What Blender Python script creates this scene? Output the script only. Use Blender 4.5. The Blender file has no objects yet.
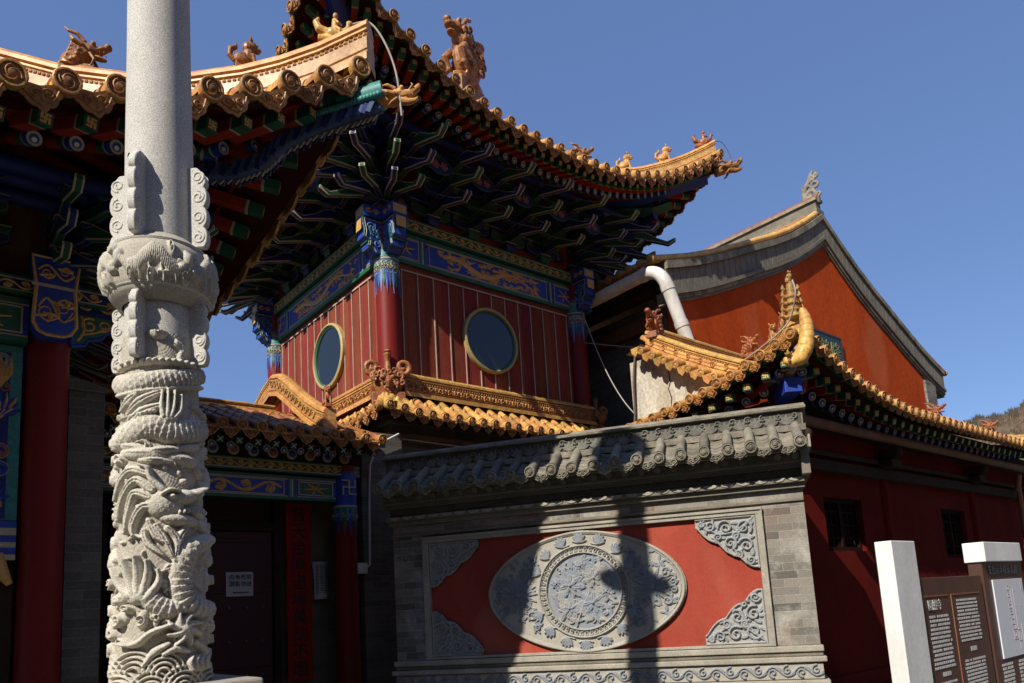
import bpy, math, random
import numpy as np
from mathutils import Vector, Matrix
random.seed(7)
RNG = np.random.default_rng(7)
SC = bpy.context.scene
COL = SC.collection
V = Vector
PI = math.pi
rad = math.radians

# ------------------------------------------------------------------ materials
MATS = {}

def nodes(m):
    m.use_nodes = True
    nt = m.node_tree
    return nt, nt.nodes, nt.links

def pm(name, col, col2=None, rough=.6, scale=5., amt=.5, bump=.15, bscale=60., bdist=.004, spec=.5, fine=None, streak=0., coat=0., metal=0., isl=0., fade=None):
    """weathered surface: large noise mixes two colours, small noise adds grain and bump"""
    m = bpy.data.materials.new(name)
    nt, N, L = nodes(m)
    b = N['Principled BSDF']
    b.inputs['Roughness'].default_value = rough
    b.inputs['Specular IOR Level'].default_value = spec
    b.inputs['Metallic'].default_value = metal
    b.inputs['Coat Weight'].default_value = coat
    b.inputs['Coat Roughness'].default_value = .25
    if col2 is None:
        col2 = tuple(c * .62 for c in col)
    tc = N.new('ShaderNodeTexCoord')
    n1 = N.new('ShaderNodeTexNoise'); n1.inputs['Scale'].default_value = scale
    n1.inputs['Detail'].default_value = 8; n1.inputs['Roughness'].default_value = .65
    if streak:
        mp = N.new('ShaderNodeMapping'); mp.inputs['Scale'].default_value = (1, 1, streak)
        L.new(tc.outputs['Object'], mp.inputs['Vector']); L.new(mp.outputs['Vector'], n1.inputs['Vector'])
    else:
        L.new(tc.outputs['Object'], n1.inputs['Vector'])
    mr = N.new('ShaderNodeMapRange'); mr.inputs['From Min'].default_value = .38; mr.inputs['From Max'].default_value = .66
    mr.inputs['To Max'].default_value = amt
    L.new(n1.outputs['Fac'], mr.inputs['Value'])
    mx = N.new('ShaderNodeMix'); mx.data_type = 'RGBA'
    mx.inputs['A'].default_value = (*col, 1); mx.inputs['B'].default_value = (*col2, 1)
    L.new(mr.outputs['Result'], mx.inputs['Factor'])
    out = mx.outputs['Result']
    n2 = N.new('ShaderNodeTexNoise'); n2.inputs['Scale'].default_value = bscale; n2.inputs['Detail'].default_value = 4
    L.new(tc.outputs['Object'], n2.inputs['Vector'])
    if fine:
        mr2 = N.new('ShaderNodeMapRange'); mr2.inputs['From Min'].default_value = .35; mr2.inputs['From Max'].default_value = .65
        mr2.inputs['To Min'].default_value = 1 - fine; mr2.inputs['To Max'].default_value = 1 + fine * .5
        L.new(n2.outputs['Fac'], mr2.inputs['Value'])
        mu = N.new('ShaderNodeMix'); mu.data_type = 'RGBA'; mu.blend_type = 'MULTIPLY'; mu.inputs['Factor'].default_value = 1
        cc = N.new('ShaderNodeCombineColor')
        for k in ('Red', 'Green', 'Blue'):
            L.new(mr2.outputs['Result'], cc.inputs[k])
        L.new(out, mu.inputs['A']); L.new(cc.outputs['Color'], mu.inputs['B'])
        out = mu.outputs['Result']
    if fade:
        fc, fs, fa = fade
        n3 = N.new('ShaderNodeTexNoise'); n3.inputs['Scale'].default_value = fs; n3.inputs['Detail'].default_value = 7; n3.inputs['Distortion'].default_value = .6
        mp3 = N.new('ShaderNodeMapping'); mp3.inputs['Location'].default_value = (3.1, 7.7, 1.3); mp3.inputs['Scale'].default_value = (1, 1, .55)
        L.new(tc.outputs['Object'], mp3.inputs['Vector']); L.new(mp3.outputs['Vector'], n3.inputs['Vector'])
        m3 = N.new('ShaderNodeMapRange'); m3.inputs['From Min'].default_value = .52; m3.inputs['From Max'].default_value = .68; m3.inputs['To Max'].default_value = fa
        L.new(n3.outputs['Fac'], m3.inputs['Value'])
        mf = N.new('ShaderNodeMix'); mf.data_type = 'RGBA'; L.new(m3.outputs['Result'], mf.inputs['Factor'])
        L.new(out, mf.inputs['A']); mf.inputs['B'].default_value = (*fc, 1); out = mf.outputs['Result']
    if isl:
        ge = N.new('ShaderNodeNewGeometry'); hs = N.new('ShaderNodeHueSaturation')
        mv = N.new('ShaderNodeMapRange'); mv.inputs['To Min'].default_value = 1 - isl; mv.inputs['To Max'].default_value = 1 + isl * .55
        L.new(ge.outputs['Random Per Island'], mv.inputs['Value']); L.new(mv.outputs['Result'], hs.inputs['Value'])
        mh = N.new('ShaderNodeMath'); mh.operation = 'MULTIPLY'; mh.inputs[1].default_value = 7.31; fr_ = N.new('ShaderNodeMath'); fr_.operation = 'FRACT'
        L.new(ge.outputs['Random Per Island'], mh.inputs[0]); L.new(mh.outputs[0], fr_.inputs[0])
        m4 = N.new('ShaderNodeMapRange'); m4.inputs['To Min'].default_value = .485; m4.inputs['To Max'].default_value = .512
        L.new(fr_.outputs[0], m4.inputs['Value']); L.new(m4.outputs['Result'], hs.inputs['Hue'])
        L.new(out, hs.inputs['Color']); out = hs.outputs['Color']
    L.new(out, b.inputs['Base Color'])
    rr = N.new('ShaderNodeMapRange'); rr.inputs['To Min'].default_value = max(.05, rough - .12); rr.inputs['To Max'].default_value = min(1, rough + .15)
    L.new(n1.outputs['Fac'], rr.inputs['Value']); L.new(rr.outputs['Result'], b.inputs['Roughness'])
    if bump:
        bp = N.new('ShaderNodeBump'); bp.inputs['Strength'].default_value = bump; bp.inputs['Distance'].default_value = bdist
        L.new(n2.outputs['Fac'], bp.inputs['Height']); L.new(bp.outputs['Normal'], b.inputs['Normal'])
    MATS[name] = m
    return m

def brick_mat(name, c1, c2, mortar, bw=.26, bh=.065, stain=(.5, .47, .43), samt=.4, warm=None):
    m = bpy.data.materials.new(name)
    nt, N, L = nodes(m)
    b = N['Principled BSDF']; b.inputs['Roughness'].default_value = .9; b.inputs['Specular IOR Level'].default_value = .2
    tc = N.new('ShaderNodeTexCoord')
    sx = N.new('ShaderNodeSeparateXYZ'); L.new(tc.outputs['Object'], sx.inputs[0])
    ad = N.new('ShaderNodeMath'); L.new(sx.outputs['X'], ad.inputs[0]); L.new(sx.outputs['Y'], ad.inputs[1])
    cb = N.new('ShaderNodeCombineXYZ'); L.new(ad.outputs[0], cb.inputs['X']); L.new(sx.outputs['Z'], cb.inputs['Y'])
    br = N.new('ShaderNodeTexBrick'); br.inputs['Scale'].default_value = 1
    br.inputs['Brick Width'].default_value = bw; br.inputs['Row Height'].default_value = bh
    br.inputs['Mortar Size'].default_value = .004; br.inputs['Mortar Smooth'].default_value = .3
    br.inputs['Color1'].default_value = (*c1, 1); br.inputs['Color2'].default_value = (*c2, 1); br.inputs['Mortar'].default_value = (*mortar, 1)
    br.inputs['Bias'].default_value = -.1
    L.new(cb.outputs[0], br.inputs['Vector'])
    n1 = N.new('ShaderNodeTexNoise'); n1.inputs['Scale'].default_value = 1.7; n1.inputs['Detail'].default_value = 9; n1.inputs['Roughness'].default_value = .7
    L.new(tc.outputs['Object'], n1.inputs['Vector'])
    mr = N.new('ShaderNodeMapRange'); mr.inputs['From Min'].default_value = .5; mr.inputs['From Max'].default_value = .7; mr.inputs['To Max'].default_value = samt
    L.new(n1.outputs['Fac'], mr.inputs['Value'])
    mx = N.new('ShaderNodeMix'); mx.data_type = 'RGBA'; L.new(mr.outputs['Result'], mx.inputs['Factor'])
    L.new(br.outputs['Color'], mx.inputs['A']); mx.inputs['B'].default_value = (*stain, 1)
    out = mx.outputs['Result']
    if warm:
        n3 = N.new('ShaderNodeTexNoise'); n3.inputs['Scale'].default_value = .9
        L.new(tc.outputs['Object'], n3.inputs['Vector'])
        m3 = N.new('ShaderNodeMapRange'); m3.inputs['From Min'].default_value = .5; m3.inputs['From Max'].default_value = .68; m3.inputs['To Max'].default_value = .55
        L.new(n3.outputs['Fac'], m3.inputs['Value'])
        mz = N.new('ShaderNodeMix'); mz.data_type = 'RGBA'; L.new(m3.outputs['Result'], mz.inputs['Factor'])
        L.new(out, mz.inputs['A']); mz.inputs['B'].default_value = (*warm, 1); out = mz.outputs['Result']
    n2 = N.new('ShaderNodeTexNoise'); n2.inputs['Scale'].default_value = 45; n2.inputs['Detail'].default_value = 5
    L.new(tc.outputs['Object'], n2.inputs['Vector'])
    mr2 = N.new('ShaderNodeMapRange'); mr2.inputs['To Min'].default_value = .6; mr2.inputs['To Max'].default_value = 1.35
    L.new(n2.outputs['Fac'], mr2.inputs['Value'])
    cc = N.new('ShaderNodeCombineColor')
    for k in ('Red', 'Green', 'Blue'):
        L.new(mr2.outputs['Result'], cc.inputs[k])
    mu = N.new('ShaderNodeMix'); mu.data_type = 'RGBA'; mu.blend_type = 'MULTIPLY'; mu.inputs['Factor'].default_value = 1
    L.new(out, mu.inputs['A']); L.new(cc.outputs['Color'], mu.inputs['B'])
    L.new(mu.outputs['Result'], b.inputs['Base Color'])
    bp = N.new('ShaderNodeBump'); bp.inputs['Strength'].default_value = .5; bp.inputs['Distance'].default_value = .006; bp.invert = True
    L.new(br.outputs['Fac'], bp.inputs['Height'])
    bp2 = N.new('ShaderNodeBump'); bp2.inputs['Strength'].default_value = .3; bp2.inputs['Distance'].default_value = .004
    L.new(n2.outputs['Fac'], bp2.inputs['Height']); L.new(bp.outputs['Normal'], bp2.inputs['Normal'])
    L.new(bp2.outputs['Normal'], b.inputs['Normal'])
    MATS[name] = m
    return m

def relief_mat(name, base, raised, rough=.85, fine=.18, bscale=110.):
    """carved stone: the ground and the raised carving carry two tints (attribute 'paint')"""
    m = pm(name, base, tuple(c * .75 for c in base), rough=rough, scale=4, amt=.6, bump=.25, bscale=bscale, bdist=.002, spec=.25, fine=fine)
    nt, N, L = nodes(m)
    mx = [n for n in N if n.bl_idname == 'ShaderNodeMix' and n.blend_type == 'MIX'][0]
    at = N.new('ShaderNodeAttribute'); at.attribute_name = 'paint'
    m2 = N.new('ShaderNodeMix'); m2.data_type = 'RGBA'
    L.new(at.outputs['Fac'], m2.inputs['Factor']); m2.inputs['A'].default_value = (*base, 1); m2.inputs['B'].default_value = (*raised, 1)
    L.new(m2.outputs['Result'], mx.inputs['A'])
    return m

pm('glaze', (.66, .37, .10), (.40, .18, .045), rough=.5, scale=3.5, amt=.85, bump=.35, bscale=22, bdist=.008, coat=.08, fine=.3, spec=.35, isl=.34, fade=((.36, .16, .045), 4., .6))
pm('glaze_cap', (.54, .29, .085), (.28, .12, .035), rough=.52, scale=7, amt=.8, bump=.4, bscale=40, bdist=.006, coat=.05, fine=.3, spec=.35, isl=.38, fade=((.24, .12, .05), 5., .55))
pm('glaze_brown', (.42, .17, .045), (.15, .05, .02), rough=.5, scale=9, amt=.85, bump=.5, bscale=38, bdist=.008, coat=.08, fine=.35, spec=.35, isl=.25)
pm('glaze_red', (.36, .115, .04), (.13, .04, .02), rough=.5, scale=9, amt=.8, bump=.5, bscale=38, bdist=.008, coat=.08, fine=.35, spec=.35)
pm('tile_grey', (.27, .24, .18), (.12, .112, .09), rough=.85, scale=5, amt=.75, bump=.35, bscale=60, bdist=.004, spec=.25, fine=.3, isl=.34, fade=((.12, .11, .075), 3., .6))
pm('stone_grey', (.215, .19, .145), (.11, .10, .08), rough=.9, scale=3, amt=.7, bump=.35, bscale=70, bdist=.004, spec=.2, fine=.25)
pm('stone_pale', (.37, .335, .27), (.19, .175, .14), rough=.88, scale=3, amt=.6, bump=.3, bscale=70, bdist=.004, spec=.2, fine=.2)
pm('granite', (.55, .525, .475), (.41, .39, .345), rough=.75, scale=2.2, amt=.5, bump=.15, bscale=170, bdist=.002, spec=.3, fine=.42)
pm('red_plaster', (.33, .055, .033), (.235, .04, .026), rough=.85, scale=1.3, amt=.75, bump=.12, bscale=35, bdist=.004, spec=.15, fine=.08, streak=.45, fade=((.40, .16, .11), 1.1, .28))
pm('red_gable', (.49, .070, .012), (.33, .045, .009), rough=.88, scale=.8, amt=.85, bump=.25, bscale=9, bdist=.015, spec=.06, fine=.12, streak=.35, fade=((.46, .14, .06), .55, .4))
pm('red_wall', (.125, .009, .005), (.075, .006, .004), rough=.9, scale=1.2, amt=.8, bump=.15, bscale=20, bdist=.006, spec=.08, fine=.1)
pm('red_lacquer', (.18, .011, .006), (.10, .008, .005), rough=.5, spec=.22, scale=2, amt=.6, bump=.08, bscale=30, bdist=.004, fine=.1, streak=.2)
pm('red_board', (.245, .050, .027), (.15, .031, .018), rough=.6, scale=3, amt=.75, bump=.12, bscale=50, bdist=.003, fine=.15, streak=.08, spec=.1, isl=.13, fade=((.19, .085, .055), 6., .35))
pm('batten', (.46, .35, .27), (.26, .18, .13), rough=.7, scale=6, amt=.6)
pm('wood_dark', (.040, .025, .015), (.02, .013, .009), rough=.85, spec=.15, scale=5, amt=.6, fine=.2)
pm('wood_brown', (.16, .065, .03), (.08, .034, .018), rough=.7, scale=6, amt=.7, fine=.2, streak=.3)
pm('rafter_red', (.33, .036, .014), (.19, .020, .010), rough=.7, spec=.15, scale=5, amt=.6, fine=.15)
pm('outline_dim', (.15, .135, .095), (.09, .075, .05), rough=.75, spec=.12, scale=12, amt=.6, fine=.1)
pm('shutter', (.022, .007, .005), (.012, .005, .004), rough=.8, scale=5, amt=.6, spec=.1)
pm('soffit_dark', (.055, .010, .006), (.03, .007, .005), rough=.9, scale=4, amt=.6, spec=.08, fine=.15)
pm('blue', (.014, .05, .36), (.008, .025, .15), rough=.5, scale=9, amt=.6, fine=.15)
pm('blue_deep', (.013, .024, .14), (.008, .014, .075), rough=.55, spec=.3, scale=9, amt=.6, fine=.15)
pm('blue_pale', (.12, .22, .44), (.06, .12, .28), rough=.55, scale=14, amt=.6, fine=.15)
pm('green', (.012, .11, .055), (.008, .06, .035), rough=.5, scale=9, amt=.6, fine=.15)
pm('green_deep', (.016, .085, .042), (.008, .045, .024), rough=.55, spec=.3, scale=9, amt=.6, fine=.15)
pm('teal', (.03, .23, .20), (.015, .11, .10), rough=.5, scale=16, amt=.7, fine=.2)
pm('gold', (.62, .36, .10), (.40, .20, .05), rough=.42, scale=16, amt=.6, bump=.1, fine=.15)
pm('blue_dusk', (.05, .085, .19), (.025, .045, .10), rough=.6, scale=14, amt=.6, fine=.15)
pm('wood_pale', (.34, .27, .21), (.22, .15, .11), rough=.8, scale=6, amt=.7, fine=.15)
pm('frame_gold', (.44, .33, .13), (.28, .21, .08), rough=.45, scale=12, amt=.6, fine=.1)
pm('outline', (.46, .40, .27), (.30, .24, .15), rough=.65, spec=.2, scale=12, amt=.6, fine=.1)
pm('white_paint', (.70, .70, .68), (.52, .51, .47), rough=.65, scale=2.2, amt=.6, bump=.12, bscale=30, fine=.08, streak=.3, fade=((.50, .47, .42), 2.4, .5))
pm('sign_white', (.74, .74, .73), (.56, .55, .52), rough=.55, scale=2.5, amt=.6, bump=.1, bscale=30, fine=.06, streak=.3, fade=((.52, .49, .44), 3., .45))
pm('pvc', (.72, .70, .66), (.46, .42, .35), rough=.45, scale=4, amt=.75, bump=.05, fine=.1, streak=.2, fade=((.40, .36, .29), 5., .5))
pm('plaster_pale', (.56, .51, .42), (.34, .29, .21), rough=.9, scale=3.6, amt=.9, bump=.45, bscale=18, bdist=.012, spec=.15, fine=.2, streak=.25, fade=((.24, .20, .15), 3., .55))
pm('sign_brown', (.075, .030, .020), (.050, .021, .015), rough=.42, scale=3, amt=.5, bump=.04, fine=.08)
pm('sign_ink', (.40, .39, .385), (.30, .29, .285), rough=.6)
pm('map_white', (.60, .63, .68), (.54, .57, .62), rough=.4, scale=2, amt=.4, bump=.02)
pm('map_ink', (.34, .29, .33), (.30, .27, .30), rough=.6)
pm('plaque_dark', (.018, .030, .034), (.012, .02, .022), rough=.4, scale=5, amt=.5)
pm('plaque_gold', (.12, .20, .07), (.22, .17, .05), rough=.5, scale=9, amt=.8)
pm('couplet_red', (.30, .010, .006), (.22, .008, .006), rough=.7, spec=.15, scale=4, amt=.5)
pm('ink', (.008, .008, .008), (.012, .01, .01), rough=.6)
pm('paper', (.48, .46, .42), (.36, .34, .30), rough=.8, scale=6, amt=.5)
pm('iron', (.10, .095, .09), (.06, .05, .045), rough=.6, metal=.3)
pm('copper', (.26, .10, .045), (.15, .06, .03), rough=.5, scale=4, amt=.6)
pm('cable', (.32, .29, .25), (.2, .17, .14), rough=.7)
pm('cable_dark', (.10, .07, .05), (.06, .04, .03), rough=.7)
pm('bark', (.11, .085, .065), (.06, .047, .038), rough=.9, scale=20, amt=.7)
pm('pink', (.30, .09, .06), (.20, .05, .04), rough=.6, scale=20)
pm('black_gap', (.006, .006, .006), (.004, .004, .004), rough=.9)
brick_mat('brick', (.235, .21, .175), (.085, .08, .07), (.29, .27, .23), bw=.33, bh=.098, stain=(.50, .48, .43), samt=.75, warm=(.26, .15, .11))
brick_mat('brick_dark', (.135, .12, .095), (.085, .078, .062), (.17, .155, .125), bw=.33, bh=.098, stain=(.22, .20, .16), samt=.35)
relief_mat('relief_wall', (.36, .335, .28), (.20, .225, .265))
relief_mat('relief_corner', (.33, .32, .29), (.27, .285, .30))
relief_mat('relief_ridge', (.085, .08, .068), (.19, .18, .15))
relief_mat('relief_pillar', (.44, .40, .325), (.56, .52, .435), fine=.32, bscale=150)
relief_mat('relief_glaze', (.42, .20, .05), (.60, .32, .10), rough=.45, fine=.2, bscale=60)
relief_mat('relief_redglaze', (.20, .05, .025), (.46, .22, .08), rough=.45, fine=.2, bscale=60)

def glass_mat():
    m = bpy.data.materials.new('dark_glass'); nt, N, L = nodes(m); b = N['Principled BSDF']
    b.inputs['Base Color'].default_value = (.012, .016, .02, 1); b.inputs['Roughness'].default_value = .12
    b.inputs['Specular IOR Level'].default_value = .6
    n = N.new('ShaderNodeTexNoise'); n.inputs['Scale'].default_value = 3
    bp = N.new('ShaderNodeBump'); bp.inputs['Strength'].default_value = .06; bp.inputs['Distance'].default_value = .02
    L.new(n.outputs['Fac'], bp.inputs['Height']); L.new(bp.outputs['Normal'], b.inputs['Normal'])
    MATS['dark_glass'] = m
glass_mat()

# ------------------------------------------------------------------ mesh helpers
ORI = {}          # world origin of each thing's children frame

class MB:
    def __init__(s, M=None):
        s.v = []; s.f = []; s.m = []; s.M = M
    def add(s, vs, fs, mat):
        b = len(s.v)
        if s.M is not None:
            vs = [s.M @ V(p) for p in vs]
        s.v += [tuple(p) for p in vs]
        s.f += [tuple(i + b for i in f) for f in fs]
        s.m += [mat] * len(fs)
    def box(s, x0, x1, y0, y1, z0, z1, mat):
        vs = [(x0, y0, z0), (x1, y0, z0), (x1, y1, z0), (x0, y1, z0), (x0, y0, z1), (x1, y0, z1), (x1, y1, z1), (x0, y1, z1)]
        s.add(vs, [(0, 3, 2, 1), (4, 5, 6, 7), (0, 1, 5, 4), (1, 2, 6, 5), (2, 3, 7, 6), (3, 0, 4, 7)], mat)
    def bar(s, p, q, w, h, mat, up=(0, 0, 1)):
        """rectangular bar from p to q, w across, h along up"""
        p = V(p); q = V(q); d = (q - p).normalized(); x = d.cross(V(up)).normalized(); u = x.cross(d).normalized()
        vs = []
        for c in (p, q):
            for a, b in ((-1, -1), (1, -1), (1, 1), (-1, 1)):
                vs.append(c + x * (a * w / 2) + u * (b * h / 2))
        s.add(vs, [(0, 3, 2, 1), (4, 5, 6, 7), (0, 1, 5, 4), (1, 2, 6, 5), (2, 3, 7, 6), (3, 0, 4, 7)], mat)
    def tube(s, path, r, mat, n=8, cap=True, arc=None, up=None):
        P = [V(p) for p in path]; k = len(P)
        rs = r if hasattr(r, '__len__') else [r] * k
        vs = []; fs = []
        ref = V(up) if up is not None else V((0, 0, 1))
        closed = arc is None
        m = n if closed else n + 1
        prevx = None
        for i in range(k):
            d = (P[min(i + 1, k - 1)] - P[max(i - 1, 0)])
            if d.length < 1e-9: d = V((0, 0, 1))
            d.normalize()
            if prevx is None:
                x = d.cross(ref)
                if x.length < 1e-3: x = d.cross(V((1, 0, 0)))
            else:
                x = prevx - d * prevx.dot(d)
                if x.length < 1e-6: x = d.cross(ref)
            x.normalize(); prevx = x
            y = x.cross(d).normalized()
            for j in range(m):
                a = 2 * PI * j / n if closed else arc[0] + (arc[1] - arc[0]) * j / n
                vs.append(P[i] + x * (math.cos(a) * rs[i]) + y * (math.sin(a) * rs[i]))
        for i in range(k - 1):
            for j in range(n):
                j2 = (j + 1) % m
                fs.append((i * m + j, i * m + j2, (i + 1) * m + j2, (i + 1) * m + j))
        if cap:
            fs.append(tuple(range(m - 1, -1, -1))); fs.append(tuple((k - 1) * m + j for j in range(m)))
        s.add(vs, fs, mat)
    def prism(s, poly, o, u, v, t, mat, two=None):
        """polygon in plane (u,v) at o, extruded t along n=u x v"""
        o = V(o); u = V(u); v = V(v); n = u.cross(v).normalized()
        k = len(poly)
        a = [o + u * p[0] + v * p[1] for p in poly]
        vs = a + [p + n * t for p in a]
        fs = [tuple(range(k - 1, -1, -1)), tuple(range(k, 2 * k))] + [(i, (i + 1) % k, k + (i + 1) % k, k + i) for i in range(k)]
        s.add(vs, fs, mat)
    def lathe(s, prof, o, mat, n=24, ax=(0, 0, 1), cap=True):
        o = V(o); z = V(ax).normalized(); x = z.orthogonal().normalized(); y = z.cross(x)
        vs = []; fs = []
        for r, h in prof:
            for j in range(n):
                a = 2 * PI * j / n
                vs.append(o + x * (r * math.cos(a)) + y * (r * math.sin(a)) + z * h)
        for i in range(len(prof) - 1):
            for j in range(n):
                j2 = (j + 1) % n
                fs.append((i * n + j, i * n + j2, (i + 1) * n + j2, (i + 1) * n + j))
        if cap:
            fs.append(tuple(range(n - 1, -1, -1))); fs.append(tuple((len(prof) - 1) * n + j for j in range(n)))
        s.add(vs, fs, mat)
    def ball(s, c, r, mat, n=10, m=7, rot=None):
        c = V(c); r = r if hasattr(r, '__len__') else (r, r, r)
        vs = []; fs = []
        for i in range(m + 1):
            t = PI * i / m
            for j in range(n):
                a = 2 * PI * j / n
                p = V((r[0] * math.sin(t) * math.cos(a), r[1] * math.sin(t) * math.sin(a), r[2] * math.cos(t)))
                if rot is not None: p = rot @ p
                vs.append(c + p)
        for i in range(m):
            for j in range(n):
                j2 = (j + 1) % n
                if i == 0: fs.append((j, (i + 1) * n + j, (i + 1) * n + j2))
                elif i == m - 1: fs.append((i * n + j, (i + 1) * n + j, i * n + j2))
                else: fs.append((i * n + j, (i + 1) * n + j, (i + 1) * n + j2, i * n + j2))
        s.add(vs, fs, mat)
    def ribbon(s, pts, w, o, u, v, n, h, mat):
        """raised painted line in plane (u,v)"""
        o = V(o); u = V(u); v = V(v); n = V(n)
        k = len(pts); vs = []; fs = []
        ws = w if hasattr(w, '__len__') else [w] * k
        for i in range(k):
            a = pts[max(i - 1, 0)]; b = pts[min(i + 1, k - 1)]
            dx, dy = b[0] - a[0], b[1] - a[1]; l = math.hypot(dx, dy) or 1
            px, py = -dy / l * ws[i] / 2, dx / l * ws[i] / 2
            x, y = pts[i]
            vs += [o + u * (x + px) + v * (y + py), o + u * x + v * y + n * h, o + u * (x - px) + v * (y - py)]
        for i in range(k - 1):
            for j in range(2):
                fs.append((i * 3 + j, (i + 1) * 3 + j, (i + 1) * 3 + j + 1, i * 3 + j + 1))
        s.add(vs, fs, mat)
    def sheet(s, rows, mat, flip=False):
        k = len(rows[0]); vs = [p for r in rows for p in r]; fs = []
        for i in range(len(rows) - 1):
            for j in range(k - 1):
                q = (i * k + j, i * k + j + 1, (i + 1) * k + j + 1, (i + 1) * k + j)
                fs.append(q[::-1] if flip else q)
        s.add(vs, fs, mat)
    def mesh(s, name, off=(0, 0, 0), smooth=None):
        me = bpy.data.meshes.new(name)
        ox, oy, oz = off
        me.from_pydata([(a - ox, b - oy, c - oz) for a, b, c in s.v], [], s.f)
        names = []
        for n in s.m:
            if n not in names: names.append(n)
        for n in names: me.materials.append(MATS[n])
        idx = {n: i for i, n in enumerate(names)}
        me.polygons.foreach_set('material_index', [idx[n] for n in s.m])
        if smooth is not None:
            me.polygons.foreach_set('use_smooth', [True] * len(s.f))
            me.set_sharp_from_angle(angle=rad(smooth))
        me.update()
        return me
    def build(s, name, parent=None, smooth=None, bevel=0, seg=2, remesh=0, world=True):
        off = ORI.get(parent.name, (0, 0, 0)) if (parent is not None and world) else (0, 0, 0)
        me = s.mesh(name, off, smooth)
        o = bpy.data.objects.new(name, me); COL.objects.link(o)
        if parent is not None: o.parent = parent
        ORI[o.name] = off
        if remesh:
            md = o.modifiers.new('Remesh', 'REMESH'); md.mode = 'VOXEL'; md.voxel_size = remesh; md.use_smooth_shade = True
            ms = o.modifiers.new('Smooth', 'SMOOTH'); ms.factor = .4; ms.iterations = 1
        if bevel:
            md = o.modifiers.new('Bevel', 'BEVEL'); md.width = bevel; md.segments = seg; md.limit_method = 'ANGLE'; md.angle_limit = rad(40)
        return o

def thing(name, label, cat, loc=(0, 0, 0), rotz=0, group=None):
    o = bpy.data.objects.new(name, None); COL.objects.link(o)
    o.location = loc; o.rotation_euler = (0, 0, rotz)
    o.empty_display_size = .3
    ORI[o.name] = tuple(loc) if not rotz else (0, 0, 0)
    return tag(o, label, cat, group)

def tag(o, label, cat, group=None, kind=None):
    o['label'] = label; o['category'] = cat
    if group: o['group'] = group
    if kind: o['kind'] = kind
    return o

def sub(o, name, parent, loc, xa=None, ya=None, za=None, scale=1.):
    """a linked copy of a part placed by its axes (world coordinates)"""
    c = o.copy(); c.name = name; COL.objects.link(c); c.parent = parent
    place(c, parent, loc, xa, ya, za, scale)
    ORI[c.name] = (0, 0, 0)
    return c

def place(c, parent, loc, xa=None, ya=None, za=None, scale=1.):
    off = V(ORI.get(parent.name, (0, 0, 0))) if parent is not None else V((0, 0, 0))
    M = Matrix.Identity(4)
    if ya is not None:
        y = V(ya).normalized(); z0 = V(za) if za is not None else V((0, 0, 1))
        x = y.cross(z0).normalized(); z = x.cross(y).normalized()
        for i, a in enumerate((x, y, z)):
            for r in range(3): M[r][i] = a[r] * scale
    elif scale != 1:
        M = Matrix.Scale(scale, 4)
    M.translation = V(loc) - off
    c.matrix_local = M

def proto(mb, name, smooth=None, bevel=0):
    """mesh kept for copies: the first placed object is made from it"""
    return mb.mesh(name, (0, 0, 0), smooth)

def inst(me, name, parent, loc, ya=None, za=None, scale=1., bevel=0, chain=None):
    o = bpy.data.objects.new(name, me); COL.objects.link(o); o.parent = parent
    place(o, parent, loc, None, ya, za, scale)
    ORI[o.name] = (0, 0, 0)
    if chain:
        for me2, n2, M in chain:
            c = bpy.data.objects.new(n2, me2); COL.objects.link(c); c.parent = o; c.matrix_local = M
    return o

def spiral(cx, cy, r0, r1, a0, turns, n=26):
    return [(cx + (r0 + (r1 - r0) * i / n) * math.cos(a0 + turns * 2 * PI * i / n), cy + (r0 + (r1 - r0) * i / n) * math.sin(a0 + turns * 2 * PI * i / n)) for i in range(n + 1)]

def bez(p0, p1, p2, n=10):
    return [((1 - t) ** 2 * p0[0] + 2 * t * (1 - t) * p1[0] + t * t * p2[0], (1 - t) ** 2 * p0[1] + 2 * t * (1 - t) * p1[1] + t * t * p2[1]) for t in [i / n for i in range(n + 1)]]

def vine(L, H, rnd, k=None, w=.02):
    """running scroll ornament: list of (points, widths)"""
    k = k or max(1, round(L / (H * 1.6)))
    out = []
    n = 14 * k
    stem = [(L * i / n, H / 2 + .30 * H * math.sin(2 * PI * k / 2 * i / n)) for i in range(n + 1)]
    out.append((stem, w))
    for j in range(k):
        x = L * (j + .5) / k; s = 1 if j % 2 else -1
        c = spiral(x, H / 2 + s * .08 * H, .34 * H, .04 * H, -s * PI / 2 + rnd.uniform(-.4, .4), s * 1.4)
        out.append((c, [w * (1 - .5 * i / len(c)) for i in range(len(c))]))
        for q in range(3):
            a = s * (PI / 2) + (q - 1) * .8
            p = (x + .1 * H * math.cos(a), H / 2 + s * .1 * H)
            e = (x + .42 * H * math.cos(a), H / 2 - s * .05 * H + .4 * H * math.sin(a))
            b = bez(p, (p[0] + .2 * H, (p[1] + e[1]) / 2), e, 6)
            out.append((b, [w * 1.8 * math.sin(PI * (i + .6) / 7.5) + .004 for i in range(7)]))
    return out

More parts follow.
